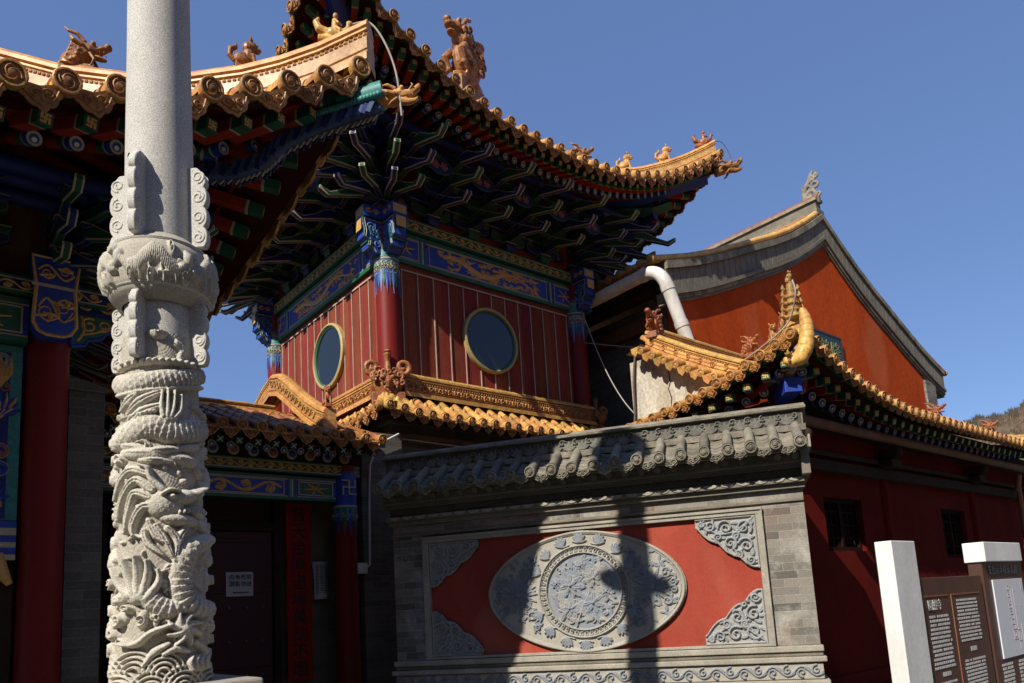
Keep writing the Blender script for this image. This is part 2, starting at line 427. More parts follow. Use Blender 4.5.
def dragon_scroll(L, H, rnd, w=.03):
    """golden dragon with cloud tails on a beam panel"""
    out = []
    n = 40
    body = [(L * (.1 + .8 * i / n), H * .5 + .26 * H * math.sin(1.6 * 2 * PI * i / n + .5)) for i in range(n + 1)]
    out.append((body, [w * 2.2 * (.35 + .65 * math.sin(PI * min(1, (i + 6) / 40))) for i in range(n + 1)]))
    hx, hy = body[-1]
    for a in (-.9, -.3, .4, 1.0):
        out.append(([(hx - .02, hy), (hx + .11 * H * 2 * math.cos(a), hy + .2 * H * math.sin(a) * 1.6)], [w * 1.5, w * .3]))
    for i in range(2, n, 2):
        x, y = body[i]
        s = 1 if i % 8 < 4 else -1
        out.append((spiral(x + rnd.uniform(-.03, .03), y + s * .25 * H, .11 * H, .02 * H, rnd.uniform(0, 6), 1.1, 12), w * .65))
        out.append((bez((x, y), (x + .1 * H, y + s * .1 * H), (x + .22 * H, y + s * .34 * H), 6), [w * .9, w, w, w * .8, w * .6, w * .4, w * .2]))
    for i in range(int(L / H * 5)):
        x, y = rnd.uniform(.04, .96) * L, rnd.choice((.14, .24, .5, .76, .86)) * H
        out.append((spiral(x, y, rnd.uniform(.08, .15) * H, .02 * H, rnd.uniform(0, 6), rnd.choice((-1.2, 1.2)), 12), w * rnd.uniform(.4, .7)))
        out.append((bez((x, y), (x + .15 * H, y + rnd.uniform(-.15, .15) * H), (x + rnd.uniform(.25, .5) * H, y + rnd.uniform(-.2, .2) * H), 6), [w * .5, w * .9, w, w * .8, w * .6, w * .4, w * .15]))
    return [([(px, min(max(py, .04 * H), .96 * H)) for px, py in p], ww) for p, ww in out]

def deco(mb, strokes, o, u, v, n, h, mat):
    for p, w in strokes:
        mb.ribbon(p, w, o, u, v, n, h, mat)

def rect_frame(mb, x0, x1, y0, y1, w, o, u, v, n, h, mat):
    for a, b, c, d in ((x0, x1, y0, y0 + w), (x0, x1, y1 - w, y1), (x0, x0 + w, y0 + w, y1 - w), (x1 - w, x1, y0 + w, y1 - w)):
        mb.prism([(a, c), (b, c), (b, d), (a, d)], o, u, v, h, mat)

# ------------------------------------------------------------------ carved reliefs as real height meshes
class HF:
    def __init__(s, x0, x1, y0, y1, res):
        s.x0, s.y0 = x0, y0
        s.nx = int((x1 - x0) / res) + 1; s.ny = int((y1 - y0) / res) + 1; s.res = res
        s.xs = x0 + res * np.arange(s.nx); s.ys = y0 + res * np.arange(s.ny)
        s.X, s.Y = np.meshgrid(s.xs, s.ys)
        s.H = np.zeros_like(s.X); s.P = np.zeros_like(s.X)
    def win(s, xa, xb, ya, yb):
        i0 = max(0, int((xa - s.x0) / s.res)); i1 = min(s.nx, int((xb - s.x0) / s.res) + 2)
        j0 = max(0, int((ya - s.y0) / s.res)); j1 = min(s.ny, int((yb - s.y0) / s.res) + 2)
        if i0 >= i1 or j0 >= j1: return None
        return (slice(j0, j1), slice(i0, i1))
    def stroke(s, pts, w, h, paint=1., base=0., scales=0., groove=0., power=.5):
        pts = np.array(pts, float); k = len(pts)
        ws = np.array(w, float) if hasattr(w, '__len__') else np.full(k, float(w))
        m = ws.max()
        W = s.win(pts[:, 0].min() - m, pts[:, 0].max() + m, pts[:, 1].min() - m, pts[:, 1].max() + m)
        if W is None: return
        X, Y = s.X[W], s.Y[W]
        best = np.full(X.shape, 9.); tt = np.zeros_like(X); dd = np.zeros_like(X)
        acc = 0.
        for i in range(k - 1):
            a, b = pts[i], pts[i + 1]; d = b - a; L2 = d @ d
            if L2 < 1e-12: continue
            t = np.clip(((X - a[0]) * d[0] + (Y - a[1]) * d[1]) / L2, 0, 1)
            px, py = X - a[0] - t * d[0], Y - a[1] - t * d[1]
            dist = np.hypot(px, py); wid = ws[i] + (ws[i + 1] - ws[i]) * t
            q = dist / np.maximum(wid, 1e-5)
            mk = q < best
            best[mk] = q[mk]; L = math.sqrt(L2)
            tt[mk] = (acc + t * L)[mk]
            sg = np.sign(d[0] * py - d[1] * px); dd[mk] = (sg * q)[mk]
            acc += L
        ins = best < 1
        z = base + h * np.power(np.clip(1 - best ** 2, 0, 1), power)
        if scales:
            a = tt / scales; b = dd * m / scales * .8
            row = np.floor(a); fr = a - row; off = (b + .5 * (row % 2)) % 1 - .5
            z = z + np.where(best < .82, .35 * h * (.6 - fr) * (1 - 2.6 * off ** 2), 0)
        if groove:
            z = z - groove * np.exp(-(dd / .16) ** 2)
        Hs = s.H[W]; Ps = s.P[W]
        up = ins & (z > Hs)
        Hs[up] = z[up]; Ps[up] = paint
    def lump(s, cx, cy, rx, ry, h, ang=0., paint=1., base=0., power=.5):
        m = max(rx, ry); W = s.win(cx - m, cx + m, cy - m, cy + m)
        if W is None: return
        X, Y = s.X[W] - cx, s.Y[W] - cy; c, q = math.cos(ang), math.sin(ang)
        r2 = ((X * c + Y * q) / rx) ** 2 + ((-X * q + Y * c) / ry) ** 2
        z = base + h * np.power(np.clip(1 - r2, 0, 1), power)
        Hs = s.H[W]; Ps = s.P[W]; up = (r2 < 1) & (z > Hs); Hs[up] = z[up]; Ps[up] = paint
    def petal(s, cx, cy, ang, ln, wd, h, paint=1., base=0., veins=True):
        pts = [(cx + ln * t * math.cos(ang), cy + ln * t * math.sin(ang)) for t in np.linspace(0, 1, 8)]
        ws = [wd * (math.sin(PI * min(1, .12 + .88 * t)) ** .7 + .05) for t in np.linspace(0, 1, 8)]
        s.stroke(pts, ws, h, paint, base, groove=h * .5 if veins else 0)
    def spiral(s, cx, cy, r, w, h, a0=0., turns=1.3, paint=1., base=0.):
        s.stroke(spiral(cx, cy, r, .12 * r, a0, turns, 20), [w * (1 - .4 * i / 20) for i in range(21)], h, paint, base)
    def cloud(s, cx, cy, r, h, a=0., paint=1.):
        s.lump(cx, cy, r, r * .62, h * .6, a, paint)
        s.spiral(cx, cy, r * .6, r * .16, h, a, 1.3, paint)
    def mesh(s, name, f, mat, parent, mask=None, local=False):
        """f maps (x,y,h) arrays to 3-D"""
        PX, PY, PZ = f(s.X, s.Y, s.H)
        ok = mask if mask is not None else np.ones_like(s.X, bool)
        idx = -np.ones(s.X.shape, int); idx[ok] = np.arange(ok.sum())
        off = (0, 0, 0) if local else ORI.get(parent.name, (0, 0, 0))
        vs = np.stack([PX[ok] - off[0], PY[ok] - off[1], PZ[ok] - off[2]], 1)
        a, b, c, d = idx[:-1, :-1], idx[:-1, 1:], idx[1:, 1:], idx[1:, :-1]
        g = (a >= 0) & (b >= 0) & (c >= 0) & (d >= 0)
        fs = np.stack([a[g], b[g], c[g], d[g]], 1)
        me = bpy.data.meshes.new(name)
        me.from_pydata(vs.tolist(), [], fs.tolist())
        me.materials.append(MATS[mat])
        at = me.attributes.new('paint', 'FLOAT', 'POINT'); at.data.foreach_set('value', s.P[ok].astype(np.float32))
        me.polygons.foreach_set('use_smooth', [True] * len(fs)); me.update()
        o = bpy.data.objects.new(name, me); COL.objects.link(o); o.parent = parent
        ORI[o.name] = off
        return o

def plane_map(o, u, v, n):
    o, u, v, n = map(np.array, (o, u, v, n))
    return lambda X, Y, H: tuple(o[i] + u[i] * X + v[i] * Y + n[i] * H for i in range(3))

def plant_scroll(hf, x0, x1, y0, y1, n, rnd, h=.03, w=.014):
    """fill a rectangle with vine spirals and leaves"""
    for i in range(n):
        cx, cy = rnd.uniform(x0, x1), rnd.uniform(y0, y1); r = rnd.uniform(.05, .10)
        hf.spiral(cx, cy, r, w, h, rnd.uniform(0, 6.28), rnd.choice((-1.3, 1.3)))
        for q in range(3):
            a = rnd.uniform(0, 6.28); hf.petal(cx + r * math.cos(a), cy + r * math.sin(a), a + rnd.uniform(.3, 1), r * .9, r * .28, h * .9)

# ------------------------------------------------------------------ roof system
class Eave:
    """one eave side: u runs along e from the corner tip, q runs inward (and up the roof)"""
    def __init__(s, tip, e, inn, L, inset, z0, A, B, p, a=.36, b=.05, far=True, Qd=4.5, hip=True):
        s.Qd = Qd; s.hip = hip
        s.tip = V((tip[0], tip[1], 0)); s.e = V((*e, 0)); s.inn = V((*inn, 0)); s.L = L; s.inset = inset
        s.z0, s.A, s.B, s.p, s.a, s.b, s.far = z0, A, B, p, a, b, far
    def rise(s, u):
        d = min(u, s.L - u) if s.far else u
        return max(0., 1 - max(d, 0) / s.B) ** s.p
    def S(s, u, q, dz=0.):
        r = s.rise(u)
        P = s.tip + s.e * u + s.inn * (s.inset * (1 - r) + q)
        z = s.z0 + s.A * r * max(0., 1 - q / s.Qd) + s.a * q + s.b * q * q + dz
        return V((P.x, P.y, z))
    def qmax(s, u, full):
        if not s.hip: return full
        d = min(u, s.L - u) if s.far else u
        return min(full, max(.25, d - s.inset * (1 - s.rise(u)) + .05))
    def H(s, m, dz=0.):
        """point on the hip line, m metres in from the tip along each side"""
        return s.S(m, m - s.inset * (1 - s.rise(m)), dz)

def roof_tiles(parent, eaves, spacing, r, full, tile='glaze', cap='glaze_cap', pan='glaze', names=('roof_tiles', 'eave_tiles'), drip_h=.18, knob=False, umin=.14, capface='glaze_brown', capk=1.24, pan_step=.14):
    mt = MB(); me = MB()
    for ev in eaves:
        n = int((ev.L - 2 * umin) / spacing)
        us = [umin + (ev.L - 2 * umin) * i / n for i in range(n + 1)] if ev.far else [umin + spacing * i for i in range(int((ev.L - umin) / spacing))]
        out = -ev.inn
        for k, u in enumerate(us):
            u = u + random.uniform(-.008, .008)
            Q = ev.qmax(u, full); st = max(1, int(round(Q / .30)))
            for i in range(st):
                qa, qb = Q * i / st, Q * (i + 1) / st
                jit = random.uniform(-.006, .006)
                pa, pb = ev.S(u + jit, qa, .02), ev.S(u + jit, qb + (.02 if i < st - 1 else 0), .02)
                mt.tube([pa, pa.lerp(pb, .12), pb], [r * 1.09, r * 1.02, r * .96], tile, n=8, cap=True, arc=(-.35, PI + .35))
            # round end tile with a carved boss
            c = ev.S(u, -.05, .015) + V((0, 0, random.uniform(-.01, .01)))
            ax = (out + V((random.uniform(-.05, .05), random.uniform(-.05, .05), -.12 + random.uniform(-.05, .05)))).normalized()
            R = r * capk
            me.lathe([(R * .86, -.09), (R, -.02), (R, .022), (R * .92, .03), (R * .8, .03), (R * .76, .014)], c, cap, n=16, ax=ax, cap=True)
            me.lathe([(R * .74, .012), (R * .70, .018), (R * .5, .017), (R * .42, .028), (R * .2, .035), (.0, .036)], c, capface, n=10, ax=ax, cap=False)
            side = V((0, 0, 1)).cross(ax).normalized(); upv = ax.cross(side)
            for t in range(3):
                me.ribbon(spiral(0, 0, R * .6, R * .15, t * 2.1 + k, .5, 8), R * .2, c + ax * .02, side, upv, ax, .014, cap)
            if knob:
                kk = ev.S(u, .16, r + .03)
                mt.lathe([(.035, -.06), (.05, 0), (.03, .03), (.012, .055)], kk, tile, n=8)
            # pan and drip tile between this row and the next
            if k < len(us) - 1:
                u2 = us[k + 1]; um = (u + u2) / 2; Qm = ev.qmax(um, full)
                st = max(2, int(Qm / pan_step))
                for i in range(st):
                    qa, qb = Qm * i / st, Qm * (i + 1) / st
                    mt.sheet([[ev.S(u, qa - .012, -.02), ev.S(u, qa - .012, -.004), ev.S(u, qb, -.02)], [ev.S(um, qa - .012, -.062), ev.S(um, qa - .012, -.042), ev.S(um, qb, -.058)], [ev.S(u2, qa - .012, -.02), ev.S(u2, qa - .012, -.004), ev.S(u2, qb, -.02)]], pan)
                o = ev.S(um, -.012, -.028); eu = ev.S(u2, -.03, 0) - ev.S(u, -.03, 0); w = eu.length / 2 * .86; eu.normalize()
                nn = (out + V((0, 0, -.2))).normalized()
                vv = nn.cross(eu).normalized()
                if vv.z < 0: vv = -vv
                h = drip_h * random.uniform(.95, 1.05)
                poly = [(-w, .045), (-w * .5, -.002), (0, -.018), (w * .5, -.002), (w, .045), (w * .99, -.22 * h), (w * .90, -.42 * h), (w * .74, -.50 * h), (w * .62, -.70 * h), (w * .44, -.80 * h), (w * .30, -.80 * h), (w * .12, -.94 * h), (0, -h), (-w * .12, -.94 * h), (-w * .30, -.80 * h), (-w * .44, -.80 * h), (-w * .62, -.70 * h), (-w * .74, -.50 * h), (-w * .90, -.42 * h), (-w * .99, -.22 * h)]
                if eu.cross(vv).dot(nn) < 0:
                    poly = poly[::-1]
                    me.prism(poly, o, eu, vv, -.025, cap)
                else:
                    me.prism(poly, o, eu, vv, .025, cap)
                of = o + nn * .027
                me.ribbon([(-w * .82, -.18 * h), (-w * .6, -.45 * h), (-w * .3, -.68 * h), (0, -.82 * h), (w * .3, -.68 * h), (w * .6, -.45 * h), (w * .82, -.18 * h)], .016, of, eu, vv, nn, .012, capface)
                me.ribbon(spiral(-w * .3, -.36 * h, w * .26, .008, k, 1.2, 10), .016, of, eu, vv, nn, .012, capface)
                me.ribbon(spiral(w * .3, -.36 * h, w * .26, .008, k + 2, -1.2, 10), .016, of, eu, vv, nn, .012, capface)
                me.ribbon([(0, -.62 * h), (0, -.25 * h)], .03, of, eu, vv, nn, .012, capface)
    a = mt.build(names[0], parent, smooth=50)
    b = me.build(names[1], parent, smooth=40)
    return a, b

def rafter_meshes(fly_len, round_len, fly=.10, rnd=.062, endstyle='eye'):
    # square flying rafter with a painted fret end; local y runs inward
    f = MB()
    f.box(-fly / 2, fly / 2, 0, .16, -fly / 2, fly / 2, 'green')
    f.box(-fly / 2 - .002, fly / 2 + .002, .16, .19, -fly / 2 - .002, fly / 2 + .002, 'outline')
    f.box(-fly / 2, fly / 2, .19, fly_len, -fly / 2, fly / 2, 'rafter_red')
    o = V((0, -.002, 0)); u = V((1, 0, 0)); v = V((0, 0, 1)); h = fly / 2
    f.prism([(-h * .86, -h * .86), (h * .86, -h * .86), (h * .86, h * .86), (-h * .86, h * .86)], o, u, v, .002, 'green_deep')
    t = h * .17
    if endstyle == 'cross':
        for sg in (-1, 1): f.ribbon([(-h * .7, -sg * h * .7), (h * .7, sg * h * .7)], h * .3, (0, -.003, 0), u, v, (0, -1, 0), .004, 'white_paint')
    for (a, b, c, d) in ((-t, t, -h * .7, h * .7), (-h * .7, -t, -t, t), (t, h * .7, -t, t), (t, h * .7, h * .7 - 2 * t, h * .7), (-h * .7, -t, -h * .7, -h * .7 + 2 * t), (h * .7 - 2 * t, h * .7, -h * .7, -t), (-h * .7, -h * .7 + 2 * t, t, h * .7)) if endstyle != 'cross' else ():
        f.prism([(a, c), (b, c), (b, d), (a, d)], V((0, -.004, 0)), u, v, .003, 'gold')
    # round eave rafter with an eye painted on its end
    r = MB()
    r.tube([(0, 0, 0), (0, .12, 0)], rnd, 'blue', n=12)
    r.tube([(0, .12, 0), (0, .15, 0)], rnd * 1.02, 'outline', n=12)
    r.tube([(0, .15, 0), (0, .30, 0)], rnd * .99, 'green', n=12)
    r.tube([(0, .30, 0), (0, round_len, 0)], rnd * .98, 'rafter_red', n=12)
    ring = [(rnd * .92, 0), (rnd * .92, .004), (rnd * .62, .004), (rnd * .62, 0)]
    r.lathe(ring, (0, 0, 0), 'outline', n=14, ax=(0, -1, 0), cap=False)
    r.lathe([(rnd * .58, 0), (rnd * .55, .004), (0, .006)], (0, 0, 0), 'blue', n=12, ax=(0, -1, 0), cap=False)
    r.lathe([(rnd * .34, .004), (rnd * .3, .008), (0, .01)], (0, -.001, -rnd * .14), 'white_paint', n=10, ax=(0, -1, 0), cap=False)
    return proto(f, 'flying_rafter', 40), proto(r, 'rafter', 50)

def place_rafters(parent, ev, spacing, q1, q2, fm, rm, ulim=(0.12, 99), dz1=.17, dz2=.27, fstep=.35, rstep=.7, fan=.5):
    n = 0
    u = ulim[0]
    umax = min(ulim[1], ev.L - (.12 if ev.far else 0))
    while u < umax:
        d = min(u, ev.L - u) if ev.far else u
        k = max(0, 1 - d / ev.B) * fan
        s = -1 if (ev.far and u > ev.L / 2) else 1
        yaw = ev.inn + ev.e * (s * k)
        yaw.normalize()
        for nm, me_, q_, st_, dz_ in (('flying_rafter', fm, q1, fstep, dz1), ('rafter', rm, q2, rstep, dz2)):
            if nm == 'rafter' and d < q_ * .55: continue
            qi = q_ + st_; ui = u + s * k * st_
            di = (min(ui, ev.L - ui) if ev.far else ui)
            a = ev.S(u, q_, -dz_); b = ev.S(ui, min(qi, max(di, q_ + .05)) if ev.hip else qi, -dz_)
            b2 = a + yaw * st_; dr = V((b2.x - a.x, b2.y - a.y, min(b.z - a.z, st_ * .5)))
            inst(me_, nm, parent, a, dr)
        u += spacing; n += 1
    return n

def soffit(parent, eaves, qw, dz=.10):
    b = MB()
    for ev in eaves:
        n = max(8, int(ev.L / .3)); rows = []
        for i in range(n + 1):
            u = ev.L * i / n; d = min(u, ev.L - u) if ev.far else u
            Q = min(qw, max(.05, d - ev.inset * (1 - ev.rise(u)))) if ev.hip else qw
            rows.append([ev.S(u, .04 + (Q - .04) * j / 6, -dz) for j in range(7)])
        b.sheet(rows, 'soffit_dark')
        # eave boards: one over the flying rafters, one over the round ones
        for q, z0, z1, m in ((.05, -.118, -.06, 'green'), (.60, -.20, -.13, 'red_lacquer')):
            pts = [ev.S(ev.L * i / n, q, 0) for i in range(n + 1) if (not ev.hip) or (min(ev.L * i / n, ev.L - ev.L * i / n) if ev.far else ev.L * i / n) > q - .02]
            for i in range(len(pts) - 1):
                p, r_ = pts[i] + V((0, 0, (z0 + z1) / 2)), pts[i + 1] + V((0, 0, (z0 + z1) / 2))
                b.bar(p, r_, .035, z1 - z0, m)
    return b.build('eave_boards', parent, smooth=30)

def ridge(parent, path, h, w, mat='glaze', band='glaze_red', name='ridge', trim='glaze', face='glaze'):
    """moulded roof ridge along a path: base courses, recessed band, round top"""
    b = MB()
    P = [V(p) for p in path]
    prof = [(-.55, 0), (-.55, .17), (-.44, .19), (-.44, .24), (-.48, .26), (-.46, .52), (-.40, .54), (-.40, .64), (-.47, .66), (-.47, .70), (-.36, .715), (-.36, .755), (-.46, .775), (-.44, .86), (-.28, .96), (0, 1)]
    prof = [(x * w, z * h) for x, z in prof]
    prof = prof + [(-x, z) for x, z in prof[-2::-1]]
    rows = []
    for i, p in enumerate(P):
        d = (P[min(i + 1, len(P) - 1)] - P[max(i - 1, 0)]); d.z = 0; d.normalize()
        x = d.cross(V((0, 0, 1)))
        rows.append([p + x * a + V((0, 0, z)) for a, z in prof])
    k = len(prof)
    mats = []
    for j in range(k - 1):
        zz = (prof[j][1] + prof[j + 1][1]) / 2 / h
        m = band if .535 < zz < .645 else ('glaze_brown' if (.185 < zz < .245 or .71 < zz < .76) else (face if .255 < zz < .53 else mat))
        b.sheet([[r[j], r[j + 1]] for r in rows], m)
    b.add(rows[0], [tuple(range(k))], trim); b.add(rows[-1], [tuple(range(k - 1, -1, -1))], trim)
    # beading along the recessed band
    for sg in (-1, 1):
        acc = 0.
        for i in range(len(P) - 1):
            L = (P[i + 1] - P[i]).length; d = (P[i + 1] - P[i]); d.z = 0; d.normalize(); x = d.cross(V((0, 0, 1))) * sg
            n = max(1, int(L / .055))
            if L > 9: continue
            for k in range(n):
                c = P[i].lerp(P[i + 1], (k + .5) / n) + x * (w * .40) + V((0, 0, h * .59)); b.ball(c, (h * .042,) * 3, trim, 5, 3)
    return b.build(name, parent, smooth=35)

# ------------------------------------------------------------------ ceramic beasts (one fused lump each)
def frame(o, f, s=1., up=(0, 0, 1)):
    x = V(f).normalized(); y = V(up).cross(x).normalized(); z = x.cross(y)
    M = Matrix.Identity(4)
    for i, a in enumerate((x, y, z)):
        for r in range(3): M[r][i] = a[r] * s
    M.translation = V(o)
    return M

def beast_sit(parent, o, f, s, mat='glaze_brown', name='ridge_beast', rnd=None):
    b = MB(frame(o, f, s))
    b.box(-.28, .28, -.13, .13, -.1, .04, mat)
    b.ball((-.12, 0, .2), (.2, .15, .2), mat); b.ball((.05, 0, .36), (.15, .13, .24), mat)
    for y in (-.09, .09):
        b.tube([(.13, y, .36), (.17, y, .16), (.2, y, .03)], [.06, .045, .05], mat)
        b.ball((-.14, y * 1.5, .12), (.16, .07, .11), mat)
        b.tube([(.1, y, .72), (.06, y * 1.4, .82)], [.045, .02], mat)
        b.ball((.25, y * .7, .66), .025, mat, 6, 4)
    b.ball((.12, 0, .62), (.14, .12, .13), mat); b.ball((.25, 0, .57), (.1, .08, .065), mat); b.ball((.24, 0, .51), (.08, .06, .04), mat)
    b.ball((.02, 0, .56), (.13, .14, .16), mat)
    b.tube([(-.28, 0, .12), (-.4, 0, .25), (-.38, 0, .42), (-.26, 0, .5), (-.24, 0, .62)], [.06, .07, .08, .06, .02], mat)
    return b.build(name, parent, remesh=.014 * s)

def beast_dragon(parent, o, f, s, mat='glaze_brown', name='ridge_beast', tall=1.):
    """horned dragon head rearing on a pedestal"""
    b = MB(frame(o, f, s))
    b.box(-.4, .3, -.16, .16, -.15, .06, mat)
    b.tube([(-.2, 0, 0), (-.16, 0, .25 * tall), (-.02, 0, .45 * tall), (.1, 0, .6 * tall)], [.24, .23, .21, .2], mat, n=12)
    hz = .66 * tall
    b.ball((.14, 0, hz), (.22, .17, .17), mat)
    b.ball((.36, 0, hz + .04), (.2, .11, .08), mat, rot=Matrix.Rotation(-.35, 3, 'Y')); b.ball((.52, 0, hz + .13), (.08, .1, .08), mat)
    b.ball((.32, 0, hz - .14), (.2, .09, .05), mat, rot=Matrix.Rotation(.25, 3, 'Y'))
    for y in (-1, 1):
        b.ball((.26, y * .11, hz + .12), .055, mat, 8, 6)
        b.tube([(.1, y * .1, hz + .13), (-.04, y * .15, hz + .28), (-.2, y * .17, hz + .32), (-.3, y * .15, hz + .42)], [.05, .045, .035, .012], mat)
        b.tube([(.08, y * .17, hz), (-.08, y * .25, hz + .06), (-.16, y * .24, hz + .18)], [.06, .05, .015], mat)
        for i in range(4):
            z0 = .12 + .15 * i * tall
            sp = [(-.06 + .12 * math.cos(a) * (1 - k / 12) - .1 * (3 - i) * .3, y * (.21 - .01 * i), z0 + .12 * math.sin(a) * (1 - k / 12)) for k, a in enumerate(np.linspace(0, 7, 10))]
            b.tube(sp, [.045] * 9 + [.02], mat, n=6)
        b.tube([(.2, y * .12, hz - .12), (.3, y * .17, hz - .3), (.22, y * .16, hz - .45)], [.04, .03, .01], mat)
    for i in range(5):
        b.tube([(-.2 + .04 * i, 0, .12 + .13 * i * tall), (-.38 + .05 * i, 0, .22 + .14 * i * tall)], [.07, .015], mat, n=6)
    for x in (.3, .38, .46):
        for y in (-.07, .07): b.tube([(x, y, hz - .01), (x, y, hz - .08)], [.018, .006], mat, n=5)
    return b.build(name, parent, remesh=.0125 * s)

def beast_big(parent, o, f, s, mat='glaze_brown', name='ridge_beast'):
    """tall crouching dragon whose body is a mass of curls"""
    b = MB(frame(o, f, s)); q = random.Random(31)
    b.box(-.36, .30, -.12, .12, -.35, -.06, mat); b.ball((-.03, 0, -.02), (.40, .17, .14), mat)
    b.ball((-.06, 0, .38), (.34, .17, .40), mat, 14, 10); b.ball((.10, 0, .68), (.20, .15, .22), mat, 12, 8)
    b.ball((.22, 0, .86), (.20, .14, .13), mat); b.ball((.38, 0, .84), (.13, .10, .07), mat); b.ball((.34, 0, .72), (.12, .08, .045), mat); b.ball((.47, 0, .90), (.06, .08, .06), mat)
    for y in (-1, 1):
        b.ball((.27, y * .11, .95), .05, mat, 8, 6)
        b.tube([(.14, y * .08, .95), (.08, y * .12, 1.08), (-.04, y * .12, 1.14), (-.08, y * .1, 1.24)], [.05, .04, .03, .012], mat)
        b.tube([(.2, y * .14, .5), (.34, y * .18, .34), (.26, y * .17, .16), (.36, y * .18, .04)], [.08, .07, .06, .05], mat)
        for i in range(20):
            x = q.uniform(-.38, .16); z = q.uniform(.08, .92); r = q.uniform(.05, .10); a0 = q.uniform(0, 6); d = q.choice((-1, 1)); y0 = .165 * math.sqrt(max(.1, 1 - ((x + .06) / .42) ** 2))
            b.tube([(x + r * (1 - k / 13) * math.cos(a0 + d * k * .65), y * (y0 + .02), z + r * (1 - k / 13) * math.sin(a0 + d * k * .65)) for k in range(11)], [.026] * 9 + [.02, .012], mat, n=6)
    for i in range(7):
        a = 1.2 + i * .32; b.tube([(-.06 + .30 * math.cos(a), 0, .45 + .42 * math.sin(a)), (-.06 + .44 * math.cos(a + .1), 0, .45 + .58 * math.sin(a + .1))], [.07, .02], mat, n=6)
    b.tube([(-.3, 0, .5), (-.46, 0, .66), (-.44, 0, .86), (-.32, 0, .90), (-.30, 0, .80)], [.10, .10, .09, .07, .04], mat)
    return b.build(name, parent, remesh=.011 * s)

def beast_hen(parent, o, f, s, mat='glaze', name='ridge_beast'):
    """rider on a hen"""
    b = MB(frame(o, f, s))
    b.tube([(-.45, 0, .05), (-.2, 0, .02), (.2, 0, .02)], [.1, .12, .1], mat)
    b.ball((0, 0, .2), (.3, .16, .18), mat)
    b.tube([(.2, 0, .22), (.34, 0, .36), (.36, 0, .5)], [.11, .08, .06], mat); b.ball((.38, 0, .54), (.09, .06, .07), mat)
    b.tube([(.44, 0, .54), (.53, 0, .51)], [.03, .008], mat)
    b.tube([(-.2, 0, .22), (-.42, 0, .32), (-.5, 0, .52), (-.42, 0, .66)], [.12, .12, .09, .03], mat)
    b.tube([(0, 0, .3), (.0, 0, .62)], [.11, .08], mat); b.ball((.02, 0, .74), (.075, .075, .09), mat)
    for y in (-1, 1):
        b.tube([(0, y * .09, .56), (.1, y * .13, .44), (.18, y * .05, .42)], .035, mat)
        b.tube([(0, y * .1, .32), (.14, y * .17, .2), (.12, y * .16, .06)], [.06, .05, .04], mat)
    return b.build(name, parent, remesh=.018 * s)

def beam_head_dragon(parent, o, f, s, mat='glaze', name='dragon_head', up=(0, 0, 1)):
    """long dragon snout fitted over the end of a corner beam"""
    b = MB(frame(o, f, s, up))
    b.tube([(-.5, 0, 0), (-.1, 0, .02), (.12, 0, .03)], [.2, .21, .2], mat, n=10)
    b.ball((.15, 0, .1), (.25, .2, .16), mat)
    b.tube([(.2, 0, .06), (.5, 0, .04), (.72, 0, .16), (.8, 0, .28)], [.17, .13, .10, .04], mat, n=10)
    b.tube([(.15, 0, -.1), (.4, 0, -.2), (.6, 0, -.2), (.68, 0, -.12)], [.13, .1, .07, .03], mat, n=8)
    for y in (-1, 1):
        b.ball((.28, y * .14, .2), .07, mat, 8, 6)
        b.tube([(.1, y * .14, .2), (-.1, y * .2, .34), (-.35, y * .22, .34)], [.06, .05, .015], mat)
        b.tube([(.05, y * .2, 0), (-.15, y * .3, .05), (-.3, y * .3, .16)], [.09, .07, .02], mat)
        b.tube([(.5, y * .1, .1), (.62, y * .16, .2), (.56, y * .16, .28)], [.04, .03, .01], mat)
        for x in (.36, .46, .56): b.tube([(x, y * .08, -.02), (x, y * .08, -.1)], [.025, .008], mat, n=5)
        b.tube([(.1, y * .16, -.12), (-.05, y * .24, -.24), (-.2, y * .2, -.3)], [.06, .04, .01], mat)
    return b.build(name, parent, remesh=.018 * s)

# ------------------------------------------------------------------ bracket sets
def arm(b, c, d, half, h, t, col, line='outline_dim'):
    """boat-shaped bracket arm centred on c along d"""
    c = V(c); d = V(d).normalized(); n = d.cross(V((0, 0, 1)))
    k = half * .35
    poly = [(-half, h), (half, h), (half, h * .45), (half - k * .35, h * .15), (half - k, 0), (-half + k, 0), (-half + k * .35, h * .15), (-half, h * .45)]
    b.prism(poly, c - n * (t / 2), d, V((0, 0, 1)), t, line)
    g = .018
    sh = [(x * (1 - g / half) if abs(x) > half - k * .9 else x * .97, min(max(z, g), h - g)) for x, z in poly]
    b.prism(sh, c - n * (t / 2 + .004), d, V((0, 0, 1)), t + .008, col)
    ex = [(x * (1 + .004 / half), z + (.004 if z > h * .6 else -.004)) for x, z in poly]
    b.prism(ex, c - n * (t * .32), d, V((0, 0, 1)), t * .64, col)

def block(b, c, s, h, col):
    c = V(c)
    x, y, z = c
    b.add([(x - s * .36, y - s * .36, z), (x + s * .36, y - s * .36, z), (x + s * .36, y + s * .36, z), (x - s * .36, y + s * .36, z),
           (x - s / 2, y - s / 2, z + h * .5), (x + s / 2, y - s / 2, z + h * .5), (x + s / 2, y + s / 2, z + h * .5), (x - s / 2, y + s / 2, z + h * .5)],
          [(0, 3, 2, 1), (0, 1, 5, 4), (1, 2, 6, 5), (2, 3, 7, 6), (3, 0, 4, 7)], col)
    b.box(x - s / 2, x + s / 2, y - s / 2, y + s / 2, z + h * .5, z + h - .014, col)
    b.box(x - s / 2 - .003, x + s / 2 + .003, y - s / 2 - .003, y + s / 2 + .003, z + h - .014, z + h, 'outline')

